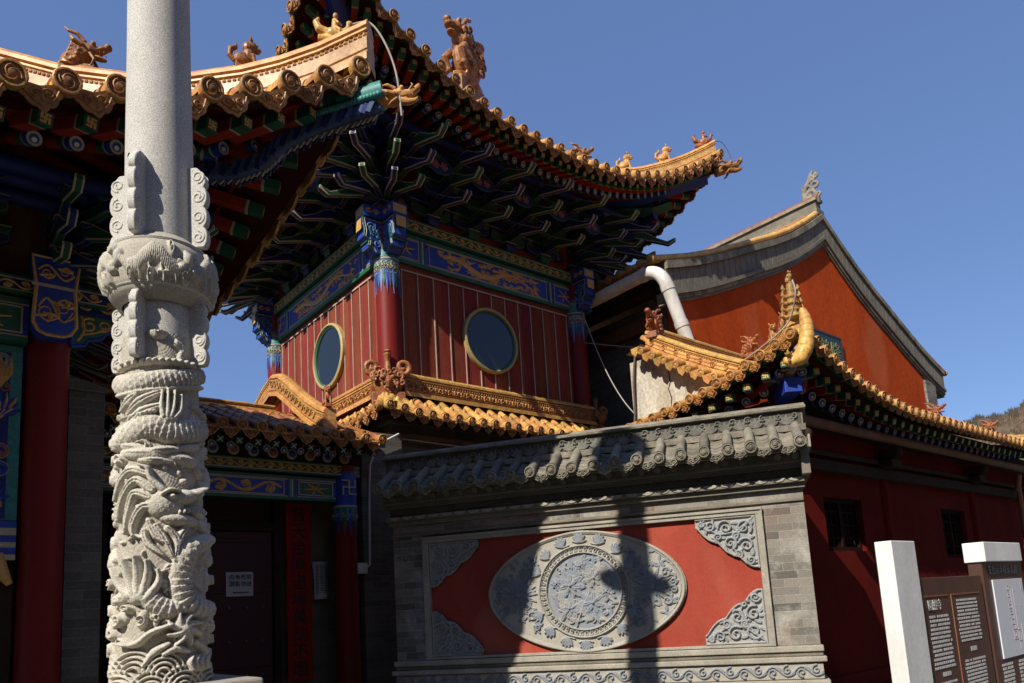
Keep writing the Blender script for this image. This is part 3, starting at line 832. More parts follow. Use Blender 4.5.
def beak_mesh(L, t, col, name='bracket_beak', dip=.42):
    """long pointed bracket tail: local -y outward"""
    b = MB()
    poly = [(0, .0), (0, .15), (.28 * L, .19), (.55 * L, .13), (.80 * L, .115), (L, .15), (L + .01, .095), (.84 * L, .05), (.6 * L, .03), (.35 * L, .0)]
    poly = [(x, z - dip * max(0, x - .1 * L) + (.12 * L if x > .9 * L else 0)) for x, z in poly]
    o = V((t / 2, 0, 0)); u = V((0, -1, 0)); v = V((0, 0, 1))
    b.prism(poly, V((-t / 2, 0, 0)), u, v, t if u.cross(v).x > 0 else -t, 'outline')
    cx = sum(p[0] for p in poly) / len(poly)
    sh = [(.012, .016), (.012, .136), (.28 * L, .172), (.55 * L, .115), (.80 * L, .100), (.97 * L, .132), (.975 * L, .108), (.84 * L, .066), (.6 * L, .046), (.35 * L, .018)]
    sh = [(x, z - dip * max(0, x - .1 * L) + (.12 * L if x > .9 * L else 0)) for x, z in sh]
    sg = 1 if u.cross(v).x > 0 else -1
    b.prism(sh, V((-sg * (t / 2 + .004), 0, 0)) if sg > 0 else V((t / 2 + .004, 0, 0)), u, v, t + .008, col)
    ex = [(x + (.004 if x > L * .9 else 0), z + (.004 if 0 < i < 6 else -.004)) for i, (x, z) in enumerate(poly)]
    b.prism(ex, V((-sg * t * .30, 0, 0)), u, v, t * .60, col)
    zt_ = -dip * .9 * L + .12 * L; b.box(-t * .28, t * .28, -L - .016, -L - .004, .106 + zt_, .140 + zt_, col)
    return proto(b, name, 30)

def bracket_meshes():
    out = {}
    for key, c1, c2 in (('a', 'blue_deep', 'green_deep'), ('b', 'green_deep', 'blue_deep')):
        b = MB(); t = .10
        block(b, (0, 0, 0), .28, .17, c1)
        arm(b, (0, 0, .17), (1, 0, 0), .44, .17, t, c2)
        arm(b, (0, -.2, .17), (0, 1, 0), .42, .17, t, c2)
        for x in (-.38, .38): block(b, (x, 0, .34), .15, .10, c1)
        block(b, (0, -.38, .34), .15, .10, c1)
        arm(b, (0, 0, .44), (1, 0, 0), .60, .17, t, c1); arm(b, (0, -.38, .44), (1, 0, 0), .38, .16, t, c1)
        arm(b, (0, -.35, .445), (0, 1, 0), .62, .17, t, c1)
        for x in (-.54, .54): block(b, (x, 0, .61), .15, .10, c2)
        for x in (-.32, .32): block(b, (x, -.38, .60), .14, .09, c2)
        block(b, (0, -.76, .61), .15, .09, c2)
        arm(b, (0, -.38, .70), (1, 0, 0), .54, .16, t, c2); arm(b, (0, -.76, .70), (1, 0, 0), .38, .16, t, c2)
        arm(b, (0, -.5, .705), (0, 1, 0), .72, .17, t, c2)
        for x in (-.48, .48): block(b, (x, -.38, .86), .14, .09, c1)
        for x in (-.32, .32): block(b, (x, -.76, .86), .14, .09, c1)
        arm(b, (0, -.76, .95), (1, 0, 0), .50, .14, t, c1)
        out[key] = (proto(b, 'bracket_set', 30), beak_mesh(.92, .105, c1), beak_mesh(.92, .105, c2))
    return out
BR = bracket_meshes()

def put_bracket(parent, key, loc, inn, scale=1.):
    me, b1, b2 = BR[key]
    ch = [(b1, 'bracket_beak', Matrix.Translation((0, -.36, .22))), (b2, 'bracket_beak', Matrix.Translation((0, -.74, .47))), (b1, 'bracket_beak', Matrix.Translation((0, -1.08, .74)))]
    return inst(me, 'bracket_set', parent, loc, inn, None, scale, chain=ch)

def corner_bracket(parent, loc, inns, scale=1.):
    """fan of arms and beaks on a corner; inns = the two inward normals"""
    a, c = V((*inns[0], 0)), V((*inns[1], 0))
    o = V(loc)
    b = MB()
    block(b, o + V((0, 0, 0)), .34 * scale, .17 * scale, 'blue_deep')
    dirs = [a, (a * .92 + c * .38).normalized(), (a + c).normalized(), (c * .92 + a * .38).normalized(), c]
    root = None
    lens = [1, 1.05, 1.3, 1.05, 1]
    beaks = []
    for tier in range(3):
        for i, d in enumerate(dirs):
            col = ('blue_deep', 'green_deep')[(tier + i) % 2]
            L = (.42 + .36 * tier) * lens[i] * scale
            z = (.17 + .265 * tier) * scale
            arm(b, o - d * (L / 2) + V((0, 0, z)), d, L / 2 + .08, .17 * scale, .10 * scale, col)
            block(b, o - d * (L - .04) + V((0, 0, z + .17 * scale)), .15 * scale, .095 * scale, col)
            beaks.append((o - d * (L - .04) + V((0, 0, z + .04 * scale)), d, ('blue_deep', 'green_deep')[(tier + i + 1) % 2]))
    root = b.build('bracket_set', parent, smooth=30)
    for p, d, col in beaks:
        me = BR['a' if col == 'blue_deep' else 'b'][1]
        k = bpy.data.objects.new('bracket_beak', me); COL.objects.link(k); k.parent = root
        place(k, root, p, None, d, None, scale)
    return root

def painted_beam(parent, o, u, n, L, z0, z1, T, style='dragon', name='painted_beam', rnd=random, base='blue', edge='green'):
    """beam with a bright body: green rims, end boxes and a gilded middle panel. o=(x,y) start, u along, n outward"""
    u = V((*u, 0)); n = V((*n, 0)); v = V((0, 0, 1)); o = V((o[0], o[1], 0)); H = z1 - z0
    b = MB()
    def slab(x0, x1, za, zb, d0, d1, m):
        p = [o + u * x0, o + u * x1]
        vs = [q + n * d + v * z for q in p for d in (d0, d1) for z in (za, zb)]
        b.add(vs, [(0, 1, 3, 2), (4, 6, 7, 5), (0, 4, 5, 1), (2, 3, 7, 6), (0, 2, 6, 4), (1, 5, 7, 3)], m)
    slab(0, L, z0, z1, -T, 0, base)
    e = H * .12
    slab(0, L, z0 - .002, z0 + e, -T - .002, .010, edge); slab(0, L, z1 - e, z1 + .002, -T - .002, .010, edge)
    slab(0, L, z0 + e, z0 + e + .014, .0, .008, 'outline'); slab(0, L, z1 - e - .014, z1 - e, .0, .008, 'outline')
    of = o + v * (z0 + e) + n * .003; h = H - 2 * e
    uu, vv = (u, v)
    if u.cross(v).dot(n) < 0:
        uu = -u; of = of + u * L
    bx = min(.62, L * .16)
    if style == 'strip':
        k = max(4, int(L / (h * 2.2)))
        deco(b, vine(L - .1, h * .9, rnd, k * 2, .022), of + uu * .05 + vv * (h * .05), uu, vv, n, .010, 'gold')
    else:
        for x0 in (.05, L - .05 - bx):
            b.prism([(x0, .03), (x0 + bx, .03), (x0 + bx, h - .03), (x0, h - .03)], of, uu, vv, .006, 'blue' if style == 'dragon' else 'green')
            rect_frame(b, x0, x0 + bx, .03, h - .03, .016, of, uu, vv, n, .012, 'outline')
            cx, cy = x0 + bx / 2, h / 2
            for k in range(6):
                a = k * PI / 3 + .2
                b.ribbon([(cx, cy), (cx + bx * .36 * math.cos(a), cy + h * .36 * math.sin(a))], [.05, .01], of + n * .006, uu, vv, n, .012, 'gold')
            b.ribbon(spiral(cx, cy, h * .2, .01, 0, 1.2, 14), .02, of + n * .008, uu, vv, n, .014, 'pink')
        for x0 in (.05 + bx + .02, L - .05 - bx - .16):
            for j, m in enumerate(('green', 'blue_pale', 'outline', 'green', 'blue')):
                b.prism([(x0 + j * .028, 0), (x0 + j * .028 + .024, 0), (x0 + j * .028 + .024, h), (x0 + j * .028, h)], of, uu, vv, .007, m)
        xa, xb = .05 + bx + .22, L - .05 - bx - .22
        rect_frame(b, xa, xb, .02, h - .02, .014, of, uu, vv, n, .010, 'outline')
        deco(b, (dragon_scroll(xb - xa - .08, h * .84, rnd, .052) if style == 'dragon' else vine(xb - xa - .08, h * .84, rnd, None, .04)), of + uu * (xa + .04) + vv * (h * .08), uu, vv, n, .012, 'gold')
    return b.build(name, parent, smooth=25)

# =================================================================== SETTING
def structure(o):
    o['kind'] = 'structure'; return o

def text_part(parent, name, s, o, u, v, size, mat, t=.006, align='CENTER', space=1.):
    """lettering turned into a mesh on plane (u,v)"""
    cu = bpy.data.curves.new(name, 'FONT'); cu.body = s; cu.size = size; cu.extrude = t / 2
    cu.align_x = align; cu.align_y = 'CENTER'; cu.space_character = space
    tmp = bpy.data.objects.new(name + '_tmp', cu); COL.objects.link(tmp)
    bpy.context.view_layer.update()
    me = bpy.data.meshes.new_from_object(tmp.evaluated_get(bpy.context.evaluated_depsgraph_get()))
    bpy.data.objects.remove(tmp); bpy.data.curves.remove(cu)
    u = V(u).normalized(); v = V(v).normalized(); n = u.cross(v)
    M = Matrix.Identity(4)
    for i, a in enumerate((u, v, n)):
        for r in range(3): M[r][i] = a[r]
    M.translation = V(o) - V(ORI.get(parent.name, (0, 0, 0)))
    me.transform(M); me.materials.clear(); me.materials.append(MATS[mat])
    ob = bpy.data.objects.new(name, me); COL.objects.link(ob); ob.parent = parent
    ORI[ob.name] = ORI.get(parent.name, (0, 0, 0))
    return ob

# paved ground
brick_mat('paving', (.125, .12, .11), (.10, .097, .09), (.07, .066, .06), bw=.6, bh=.3, stain=(.09, .087, .08), samt=.4)
nt = MATS['paving'].node_tree
sep = [n for n in nt.nodes if n.bl_idname == 'ShaderNodeSeparateXYZ'][0]
cmb = [n for n in nt.nodes if n.bl_idname == 'ShaderNodeCombineXYZ'][0]
for l in list(cmb.inputs['X'].links) + list(cmb.inputs['Y'].links): nt.links.remove(l)
nt.links.new(sep.outputs['X'], cmb.inputs['X']); nt.links.new(sep.outputs['Y'], cmb.inputs['Y'])
g = MB(); g.box(-900, 900, -900, 900, -.3, 0, 'paving'); structure(g.build('paved_ground'))

# brown hill on the right with bare scrub
pm('hillside', (.155, .105, .06), (.105, .075, .045), rough=.95, scale=.06, amt=.9, bump=.6, bscale=.5, bdist=1.2, spec=.1, fine=.3)
pm('scrub', (.075, .058, .04), (.05, .042, .026), rough=.95, scale=1)
def crest(az):
    return .1895 + (14.46 - az) * .0032 + .003 * math.sin(az * 1.9) + .0016 * math.sin(az * 7 + 1)
hb = MB(); rows = []
for az in np.arange(-30, 40, .5):
    r_ = []
    for k in range(26):
        r = 130 + 7.2 * k; t = k / 20
        z = (crest(az) * 274) * (1 - (1 - min(t, 1)) ** 1.25) if t <= 1 else crest(az) * 274 * (1 - (t - 1) * .6)
        z += .5 * math.sin(r * .21 + az) * min(1, t * 2) * (t < .96)
        r_.append(V((r * math.cos(rad(az)), r * math.sin(rad(az)), z + (1.6 if k else -1))))
    rows.append(r_)
hb.sheet(rows, 'hillside'); structure(hb.build('hill', smooth=180))
sb = MB(); rr = random.Random(3)
for i in range(2600):
    az = rr.uniform(8, 26); t = rr.uniform(.5, 1.0) if i % 3 else rr.uniform(.96, 1.0); r = 130 + 144 * t
    z = crest(az) * 274 * (1 - (1 - t) ** 1.25) + 1.2
    x, y = r * math.cos(rad(az)), r * math.sin(rad(az)); h = rr.uniform(.8, 2.4)
    for q in range(4):
        a = rr.uniform(0, 6.28); w = h * .22
        sb.tube([(x, y, z - .3), (x + w * .5 * math.cos(a), y + w * .5 * math.sin(a), z + h * .5), (x + w * math.cos(a), y + w * math.sin(a), z + h * rr.uniform(.7, 1))], [.09, .06, .02], 'scrub', n=4, cap=False)
tag(sb.build('hill_scrub'), 'bare brown scrub and leafless saplings covering the distant hill', 'scrub', kind='stuff')

# unseen halls added behind and right of the viewer to cut sky light
def blocker_hall(name, label, c, ang, w, d, h, rise):
    t = thing(name, label, 'hall', (*c, 0), ang)
    b = MB(); b.box(-w / 2, w / 2, 0, d, .6, h, 'red_wall'); b.build('wall', t, world=False)
    b = MB(); b.box(-w / 2 - 1, w / 2 + 1, -1.2, d + 1, 0, .6, 'stone_grey'); b.build('plinth', t, world=False)
    b = MB(); n = int(w / 4)
    for i in range(n + 1): x = -w / 2 + .3 + (w - .6) * i / n; b.tube([(x, -.5, .6), (x, -.5, h)], .3, 'red_lacquer', n=16)
    b.box(-w / 2, w / 2, -.65, -.3, h - 1.1, h - .3, 'green_deep'); b.build('colonnade', t, smooth=50, world=False)
    b = MB(); rows = []
    for k in range(9):
        q = k / 8; y = -2.4 + (d / 2 + 2.4) * q; z = h - .5 + rise * q ** 1.4
        rows.append([V((-w / 2 - 2 + q, y, z)), V((w / 2 + 2 - q, y, z))])
    for k in range(9):
        q = 1 - k / 8; y = d + 2.4 - (d / 2 + 2.4) * q; z = h - .5 + rise * q ** 1.4
        rows.append([V((-w / 2 - 2 + q, y, z)), V((w / 2 + 2 - q, y, z))])
    b.sheet(rows, 'glaze'); b.box(-w / 2 - 1, w / 2 + 1, d / 2 - .3, d / 2 + .3, h - .6 + rise, h + rise + .5, 'glaze_red'); b.build('roof', t, world=False)
def sky_blockers():
    blocker_hall('sky_blocker_rear', 'tall red hall added unseen behind the viewer to block sky light', (-11.2, -13.2), rad(139.9), 46, 9, 11.5, 6.0)
    blocker_hall('sky_blocker_right', 'long red hall added out of view on the right to block sky light', (14, -15), rad(180 + 14), 34, 8, 9.0, 5.0)
SKY_BLOCKERS = sky_blockers

# bare tree glimpsed between the tower eave and the big gable
def bare_tree():
    base = V((19.3, 24.5, 0)); t = thing('bare_tree', 'leafless tree whose thin twigs show between the tower eave and the gabled hall', 'tree', base)
    tr = MB(); tw = MB(); rr = random.Random(11)
    def grow(p, d, L, r, lv):
        q = p + d * L; m = p + d * (L * .5) + V((rr.uniform(-1, 1), rr.uniform(-1, 1), rr.uniform(-.3, .3))) * (L * .05)
        (tr if lv < 2 else tw).tube([p, m, q], [r, r * .85, r * .65], 'bark', n=7 if lv < 2 else 4, cap=False)
        if lv >= 6: return
        for i in range(3 if lv else 5):
            nd = (d + V((rr.uniform(-1, 1), rr.uniform(-1, 1), rr.uniform(-.2, .7))) * (.75 if lv else .5)).normalized()
            grow(q - d * (L * rr.uniform(0, .25)), nd, L * rr.uniform(.58, .8), r * .58, lv + 1)
    grow(base, V((0, 0, 1)), 6.2, .2, 0)
    tr.build('trunk', t, smooth=60); tw.build('crown', t, smooth=60)
bare_tree()

# =================================================================== STONE PILLAR
def stone_pillar():
    PX, PY = 1.205, 4.81
    t = thing('stone_pillar', 'tall pale stone ornamental pillar carved with a coiling dragon, standing in front of the gate', 'pillar', (PX, PY, 0))
    b = MB()
    b.lathe([(.205, 4.0), (.202, 4.6), (.192, 5.4), (.185, 7.0), (.18, 8.4)], (PX, PY, 0), 'granite', n=64)
    b.build('shaft', t, smooth=60)
    b = MB(); b.lathe([(.205, 3.36), (.20, 3.9)], (PX, PY, 0), 'granite', n=64); b.build('neck', t, smooth=60)
    # stepped plinth
    b = MB()
    b.box(PX - .44, PX + .44, PY - .44, PY + .44, 1.17, 1.285, 'stone_pale')
    b.box(PX - .75, PX + .75, PY - .75, PY + .75, 1.06, 1.165, 'stone_pale')
    b.box(PX - .6, PX + .6, PY - .6, PY + .6, .35, 1.06, 'stone_pale')
    b.box(PX - .8, PX + .8, PY - .8, PY + .8, .18, .35, 'stone_pale'); b.box(PX - .95, PX + .95, PY - .95, PY + .95, 0, .18, 'stone_pale')
    b.build('plinth', t, bevel=.015)
    fwd = math.atan2(-PY, -PX)           # towards the viewer's side
    # swelling collar
    circ = 2 * PI
    rr = random.Random(5)
    hf = HF(0, circ, 3.58, 4.03, .0085)
    R0 = .33
    def addw(fn, *a):                     # repeat across the seam
        fn(*a)
    for k in range(5):                    # two chasing dragons among clouds all round, in (angle*1m) units -> scale x by R
        a0 = k * circ / 5
        pts = [(a0 + .14 * i, 3.79 + .055 * math.sin(i * 1.15 + k)) for i in range(9)]
        hf.stroke(pts, [.03, .05, .062, .066, .066, .062, .055, .04, .02], .034, scales=.03)
        hf.lump(a0 + 1.18, 3.82, .10, .06, .045); hf.lump(a0 + 1.08, 3.77, .08, .035, .04)
        for q in range(4):
            hf.stroke(bez((a0 + .3 + .2 * q, 3.75), (a0 + .38 + .2 * q, 3.68), (a0 + .30 + .22 * q, 3.64)), [.02] * 6 + [.015] * 4 + [.006], .03)
        for q in range(5):
            x, y = a0 + rr.uniform(0, 1.2), rr.choice((3.68, 3.7, 3.88, 3.9)) + rr.uniform(-.02, .02)
            hf.cloud(x, y, rr.uniform(.06, .1), .04, rr.uniform(0, 6))
        for q in range(4):
            a = rr.uniform(-.5, .5); x = a0 + rr.uniform(.1, 1.2); y = rr.uniform(3.7, 3.9)
            hf.stroke([(x, y), (x + .12, y + .05 * a), (x + .22, y + .1 * a)], [.012, .016, .004], .03)
    prof_z = [3.58, 3.60, 3.63, 3.68, 3.73, 3.78, 3.84, 3.90, 3.945, 3.96, 3.985, 4.0, 4.03]
    prof_r = [.215, .25, .28, .303, .314, .318, .315, .303, .28, .268, .25, .23, .205]
    def cmap(X, Y, H):
        R = np.interp(Y, prof_z, prof_r) + .85 * H * np.where((Y > 3.66) & (Y < 3.93), 1, 0)
        return PX + R * np.cos(X), PY + R * np.sin(X), Y
    hf.mesh('collar', cmap, 'relief_pillar', t)
    b = MB()
    b.lathe([(.262, 3.640), (.290, 3.648), (.298, 3.66), (.290, 3.672), (.28, 3.675)], (PX, PY, 0), 'granite', n=64, cap=False)
    b.lathe([(.26, 3.938), (.284, 3.944), (.288, 3.955), (.26, 3.966)], (PX, PY, 0), 'granite', n=64, cap=False); b.build('moulding', t, smooth=50)
    # scalloped fins above and below the collar
    def fin(z0, z1, ri, ro, k, name='fin'):
        a = fwd - rad(30) + k * PI / 2
        u = V((math.cos(a), math.sin(a), 0)); v = V((0, 0, 1)); H = z1 - z0
        n = 48; poly = [(ri - .03, 0)]
        for i in range(n + 1):
            z = H * i / n; lob = abs(math.sin(PI * 4 * i / n)) ** .6
            tp = 1 if i / n < .78 else 1 - .45 * ((i / n - .78) / .22) ** 1.5
            poly.append((ri + (ro - ri) * (.80 + .20 * lob) * tp, z))
        poly.append((ri - .03, H))
        b = MB(); th = .05; nn = u.cross(v)
        b.prism(poly, V((PX, PY, z0)) - nn * (th / 2), u, v, th, 'granite')
        for sgn in (-1, 1):
            for i in range(4):
                c = spiral(ri + (ro - ri) * .52, H * (i + .5) / 4, (ro - ri) * .36, .012, (-PI / 2 if i % 2 else PI / 2), 1.4 * (1 if i % 2 else -1), 22)
                b.ribbon([(p, q) for p, q in c], .018, V((PX, PY, z0)) + nn * (sgn * th / 2), u, v, nn * sgn, .009, 'granite')
        b.build(name, t, smooth=35, bevel=.006)
    for k in range(4):
        fin(3.98, 4.53, .205, .325, k); fin(3.20, 3.64, .215, .31, k)
    # carved lower drum
    R0 = .268
    def A(X, Y):                          # sketch coordinates of the carving -> (arc length, height)
        lat = max(-.97, min(.97, (X / 2.114 - 69.5) / 50.))
        return (R0 * math.asin(lat), 1.6 + (630 - 360 - Y / 2.114) * .00593)
    q = .0028
    hf = HF(-PI * R0, PI * R0, 1.27, 3.38, .0045)
    def st(pts, w, h, **k):
        P = [A(*p) for p in pts]
        if len(P) >= 3:                   # smooth the polyline
            out = []
            for i in range(len(P) - 1):
                p0, p1, p2, p3 = P[max(i - 1, 0)], P[i], P[i + 1], P[min(i + 2, len(P) - 1)]
                for s in range(5):
                    u = s / 5
                    out.append(tuple(.5 * (2 * p1[c] + (p2[c] - p0[c]) * u + (2 * p0[c] - 5 * p1[c] + 4 * p2[c] - p3[c]) * u * u + (3 * p1[c] - p0[c] - 3 * p2[c] + p3[c]) * u ** 3) for c in (0, 1)))
            out.append(P[-1])
            if hasattr(w, '__len__'): w = np.interp(np.linspace(0, 1, len(out)), np.linspace(0, 1, len(w)), w)
            P = out
        w = [x * q for x in w] if hasattr(w, '__len__') else w * q
        hf.stroke(P, w, h, **k)
    def lp(X, Y, rx, ry, h, ang=0., **k):
        a, z = A(X, Y); hf.lump(a, z, rx * q, ry * q, h, -ang, **k)
    def cl(X, Y, r, h, a=0.):
        z = A(X, Y); hf.cloud(z[0], z[1], r * q, h, a)
    # two cloud scrolls on the plain neck below the collar
    lp(170, -82, 26, 16, .05, .2); lp(138, -62, 26, 17, .05); cl(172, -82, 14, .07); cl(140, -62, 15, .07)
    lp(205, -98, 18, 9, .035, .4); st([(190, -40), (205, -30), (198, -5), (200, 10)], [10, 11, 9, 6], .03)
    # tail ring with a bead course above it
    st([(10, 12), (60, 10), (150, 5), (260, 2)], 7, .045)
    for i in range(15): lp(28 + i * 15, 8 - i * .6, 9, 6, .07, -.5)
    st([(0, 45), (60, 52), (110, 50), (170, 42), (220, 32), (280, 15)], [24, 23, 22, 22, 21, 20], .062, scales=.034)
    st([(0, 70), (60, 74), (120, 70), (180, 62), (280, 42)], 6, .05)
    # cape leaves and claw
    for p in ([(70, 120), (95, 95), (150, 72)], [(55, 110), (70, 90), (90, 78)], [(60, 150), (100, 118), (160, 100)]):
        st(p, [4, 14, 5], .055, groove=.02)
    for p in ([(152, 128), (148, 105), (150, 72)], [(160, 128), (162, 105), (163, 68)], [(168, 128), (175, 105), (178, 70)], [(176, 130), (190, 110), (192, 78)]):
        st(p, [7, 6, 3], .075)
    lp(165, 132, 22, 14, .07)
    # second coil
    st([(20, 175), (70, 160), (120, 148), (165, 158), (200, 156), (260, 140)], [20, 26, 27, 27, 27, 24], .068, scales=.034)
    for i in range(9): lp(60 + i * 9, 128 - i * 1.5, 7, 4, .06, -.6)
    # long clouds
    for X, Y, rx, ry, a in ((95, 205, 62, 14, .1), (150, 200, 50, 10, -.1), (205, 218, 48, 13, .12), (75, 190, 38, 10, .2), (215, 190, 35, 9, -.15), (130, 222, 40, 8, .05)):
        lp(X, Y, rx, ry, .055, a); lp(X, Y - 2, rx * .7, ry * .45, .066, a)
    cl(55, 215, 20, .07); cl(235, 235, 22, .07, 2)
    # mane and horn streaming to the left of the head
    for p in ([(125, 285), (90, 262), (62, 300), (55, 345)], [(120, 300), (88, 290), (75, 330), (70, 372)], [(115, 250), (80, 240), (58, 262), (48, 300)], [(135, 320), (105, 320), (85, 355), (88, 380)]):
        st(p, [9, 10, 8, 3], .065, groove=.02)
    st([(150, 285), (125, 262), (118, 240), (100, 232)], [9, 8, 6, 3], .085)
    # dragon head facing right
    lp(155, 315, 42, 30, .085); lp(195, 300, 36, 17, .105, -.2); lp(222, 290, 18, 12, .11); st([(225, 285), (238, 275), (238, 262)], [8, 6, 3], .1)
    lp(168, 300, 10, 8, .125); lp(168, 300, 5, 4, .14); st([(148, 296), (165, 286), (182, 290)], [4, 6, 3], .125)
    lp(190, 347, 46, 14, .085, .1); st([(170, 330), (200, 326), (232, 318)], [5, 6, 4], .05)
    for i in range(6): lp(182 + i * 9, 332 - i * 1.5, 3.6, 7, .10)
    lp(225, 335, 20, 9, .08, .3)
    for p in ([(120, 350), (135, 380), (165, 400)], [(135, 360), (155, 390), (170, 425)], [(110, 370), (118, 395), (150, 420)], [(200, 362), (185, 385), (180, 412)], [(160, 365), (180, 390), (172, 440)]):
        st(p, [7, 9, 3], .065, groove=.02)
    st([(230, 350), (248, 380), (240, 420)], [10, 12, 8], .06)
    # scaly loop and tail body
    st([(250, 385), (222, 402), (198, 430), (188, 470), (196, 510), (225, 530), (255, 535)], [16, 22, 25, 26, 26, 24, 20], .082, scales=.038)
    st([(60, 505), (100, 490), (130, 515), (165, 530), (200, 522)], [14, 20, 22, 20, 14], .07, scales=.034)
    # raised claw on the left
    for p in ([(85, 500), (60, 470), (50, 440)], [(92, 495), (78, 455), (72, 425)], [(100, 492), (97, 450), (94, 420)], [(110, 495), (118, 455), (116, 430)], [(118, 505), (140, 475), (138, 450)]):
        st(p, [10, 8, 3], .085)
    lp(98, 500, 30, 20, .08)
    for X, Y, r in ((60, 545, 24), (105, 548, 20), (75, 525, 16), (135, 545, 14), (50, 575, 18), (240, 560, 20), (30, 470, 20), (250, 470, 18)): cl(X, Y, r, .075, X)
    st([(60, 592), (95, 596), (125, 575), (165, 562)], [3, 8, 7, 4], .085)
    # flame star
    for k in range(8):
        a = k * PI / 4 + .2; st([(192, 572), (192 + 18 * math.cos(a), 572 + 18 * math.sin(a)), (192 + 36 * math.cos(a + .3), 572 + 34 * math.sin(a + .3))], [9, 8, 3], .075)
    lp(192, 572, 14, 14, .09)
    for p in ([(215, 600), (235, 620), (240, 650)], [(160, 600), (130, 615), (110, 640)], [(150, 620), (175, 610), (200, 618)]): st(p, [5, 9, 4], .06)
    # waves at the foot
    for cx, cy in ((60, 690), (125, 695), (190, 690), (245, 690), (90, 655), (150, 660), (30, 660)):
        for r in (14, 24, 34, 44):
            st([(cx + r * math.cos(a), cy - r * math.sin(a)) for a in np.linspace(.2, PI - .2, 7)], 3.2, .04 + (44 - r) * .0004)
    for k in range(4): st([(205 + 10 * k, 655), (200 + 11 * k, 640), (206 + 11 * k, 628)], [6, 6, 2], .075)
    # the hidden back: more clouds and coils
    for i in range(60):
        a = rr.choice((-1, 1)) * rr.uniform(1.55, 3.1) * R0; z = rr.uniform(1.3, 3.0); hf.cloud(a, z, rr.uniform(.04, .09), .055, rr.uniform(0, 6))
    for z in (1.6, 2.0, 2.5):
        for s in (-1, 1): hf.stroke([(s * R0 * 1.5, z), (s * R0 * 2.1, z + .1), (s * R0 * 2.6, z - .05), (s * R0 * 3.14, z)], [.05, .06, .06, .05], .055, scales=.034)
    # fine strands and beads filling the ground between the large forms
    for i in range(70):
        X, Y = rr.uniform(5, 275), rr.uniform(90, 640); a0 = rr.uniform(-.9, .9) + (PI if i % 2 else 0); L_ = rr.uniform(16, 40); bend = rr.uniform(-.9, .9)
        st([(X, Y), (X + L_ * .5 * math.cos(a0), Y + L_ * .5 * math.sin(a0)), (X + L_ * math.cos(a0 + bend), Y + L_ * math.sin(a0 + bend))], [2.5, 4.5, 1.5], rr.uniform(.02, .045))
    for i in range(70): lp(rr.uniform(5, 275), rr.uniform(100, 640), rr.uniform(5, 12), rr.uniform(4, 8), rr.uniform(.02, .05), rr.uniform(0, 3))
    hf.H += np.where(hf.H > .012, .0035 * np.sin(hf.X * 330 + 3 * np.sin(hf.Y * 120)) * np.sin(hf.Y * 300 + 2 * np.sin(hf.X * 140)), 0)
    # chisel texture
    hf.H += .0025 * np.sin(hf.X * 210 + 2 * np.sin(hf.Y * 61)) * np.sin(hf.Y * 190 + 3 * np.sin(hf.X * 47)) * (hf.H < .01)
    def dmap(X, Y, H):
        ang = fwd + X / R0
        base = np.interp(Y, [1.27, 1.9, 2.6, 3.0, 3.38], [.252, .240, .230, .218, .210])
        Rr = base + H * .72
        return PX + Rr * np.cos(ang), PY + Rr * np.sin(ang), Y
    hf.mesh('dragon_drum', dmap, 'relief_pillar', t)
    t.rotation_mode = 'QUATERNION'; t.rotation_quaternion = Matrix.Rotation(rad(-.8), 3, V((.243, .97, 0))).to_quaternion(); t.location = (PX + .052, PY - .012, 0)
    # cloud board and top basin (above the picture; its shadow falls on the wall)
    b = MB(); u = V((.309, -.951, 0)); v = V((0, 0, 1)); n = u.cross(v)
    b.prism([(-.46, .03), (-.38, -.07), (-.22, -.10), (.18, -.09), (.32, -.06), (.42, .03), (.36, .09), (.28, .08), (.22, .15), (.12, .14), (-.16, .18), (-.34, .11)], V((PX, PY, 7.0)) - n * .06, u, v, .12, 'granite'); b.build('cloud_board', t, bevel=.01)
    b = MB(); b.lathe([(.18, 8.4), (.36, 8.52), (.4, 8.62), (.3, 8.72), (.32, 8.8), (.0, 8.84)], (PX, PY, 0), 'granite', n=32); b.build('capital', t, smooth=40)
stone_pillar()

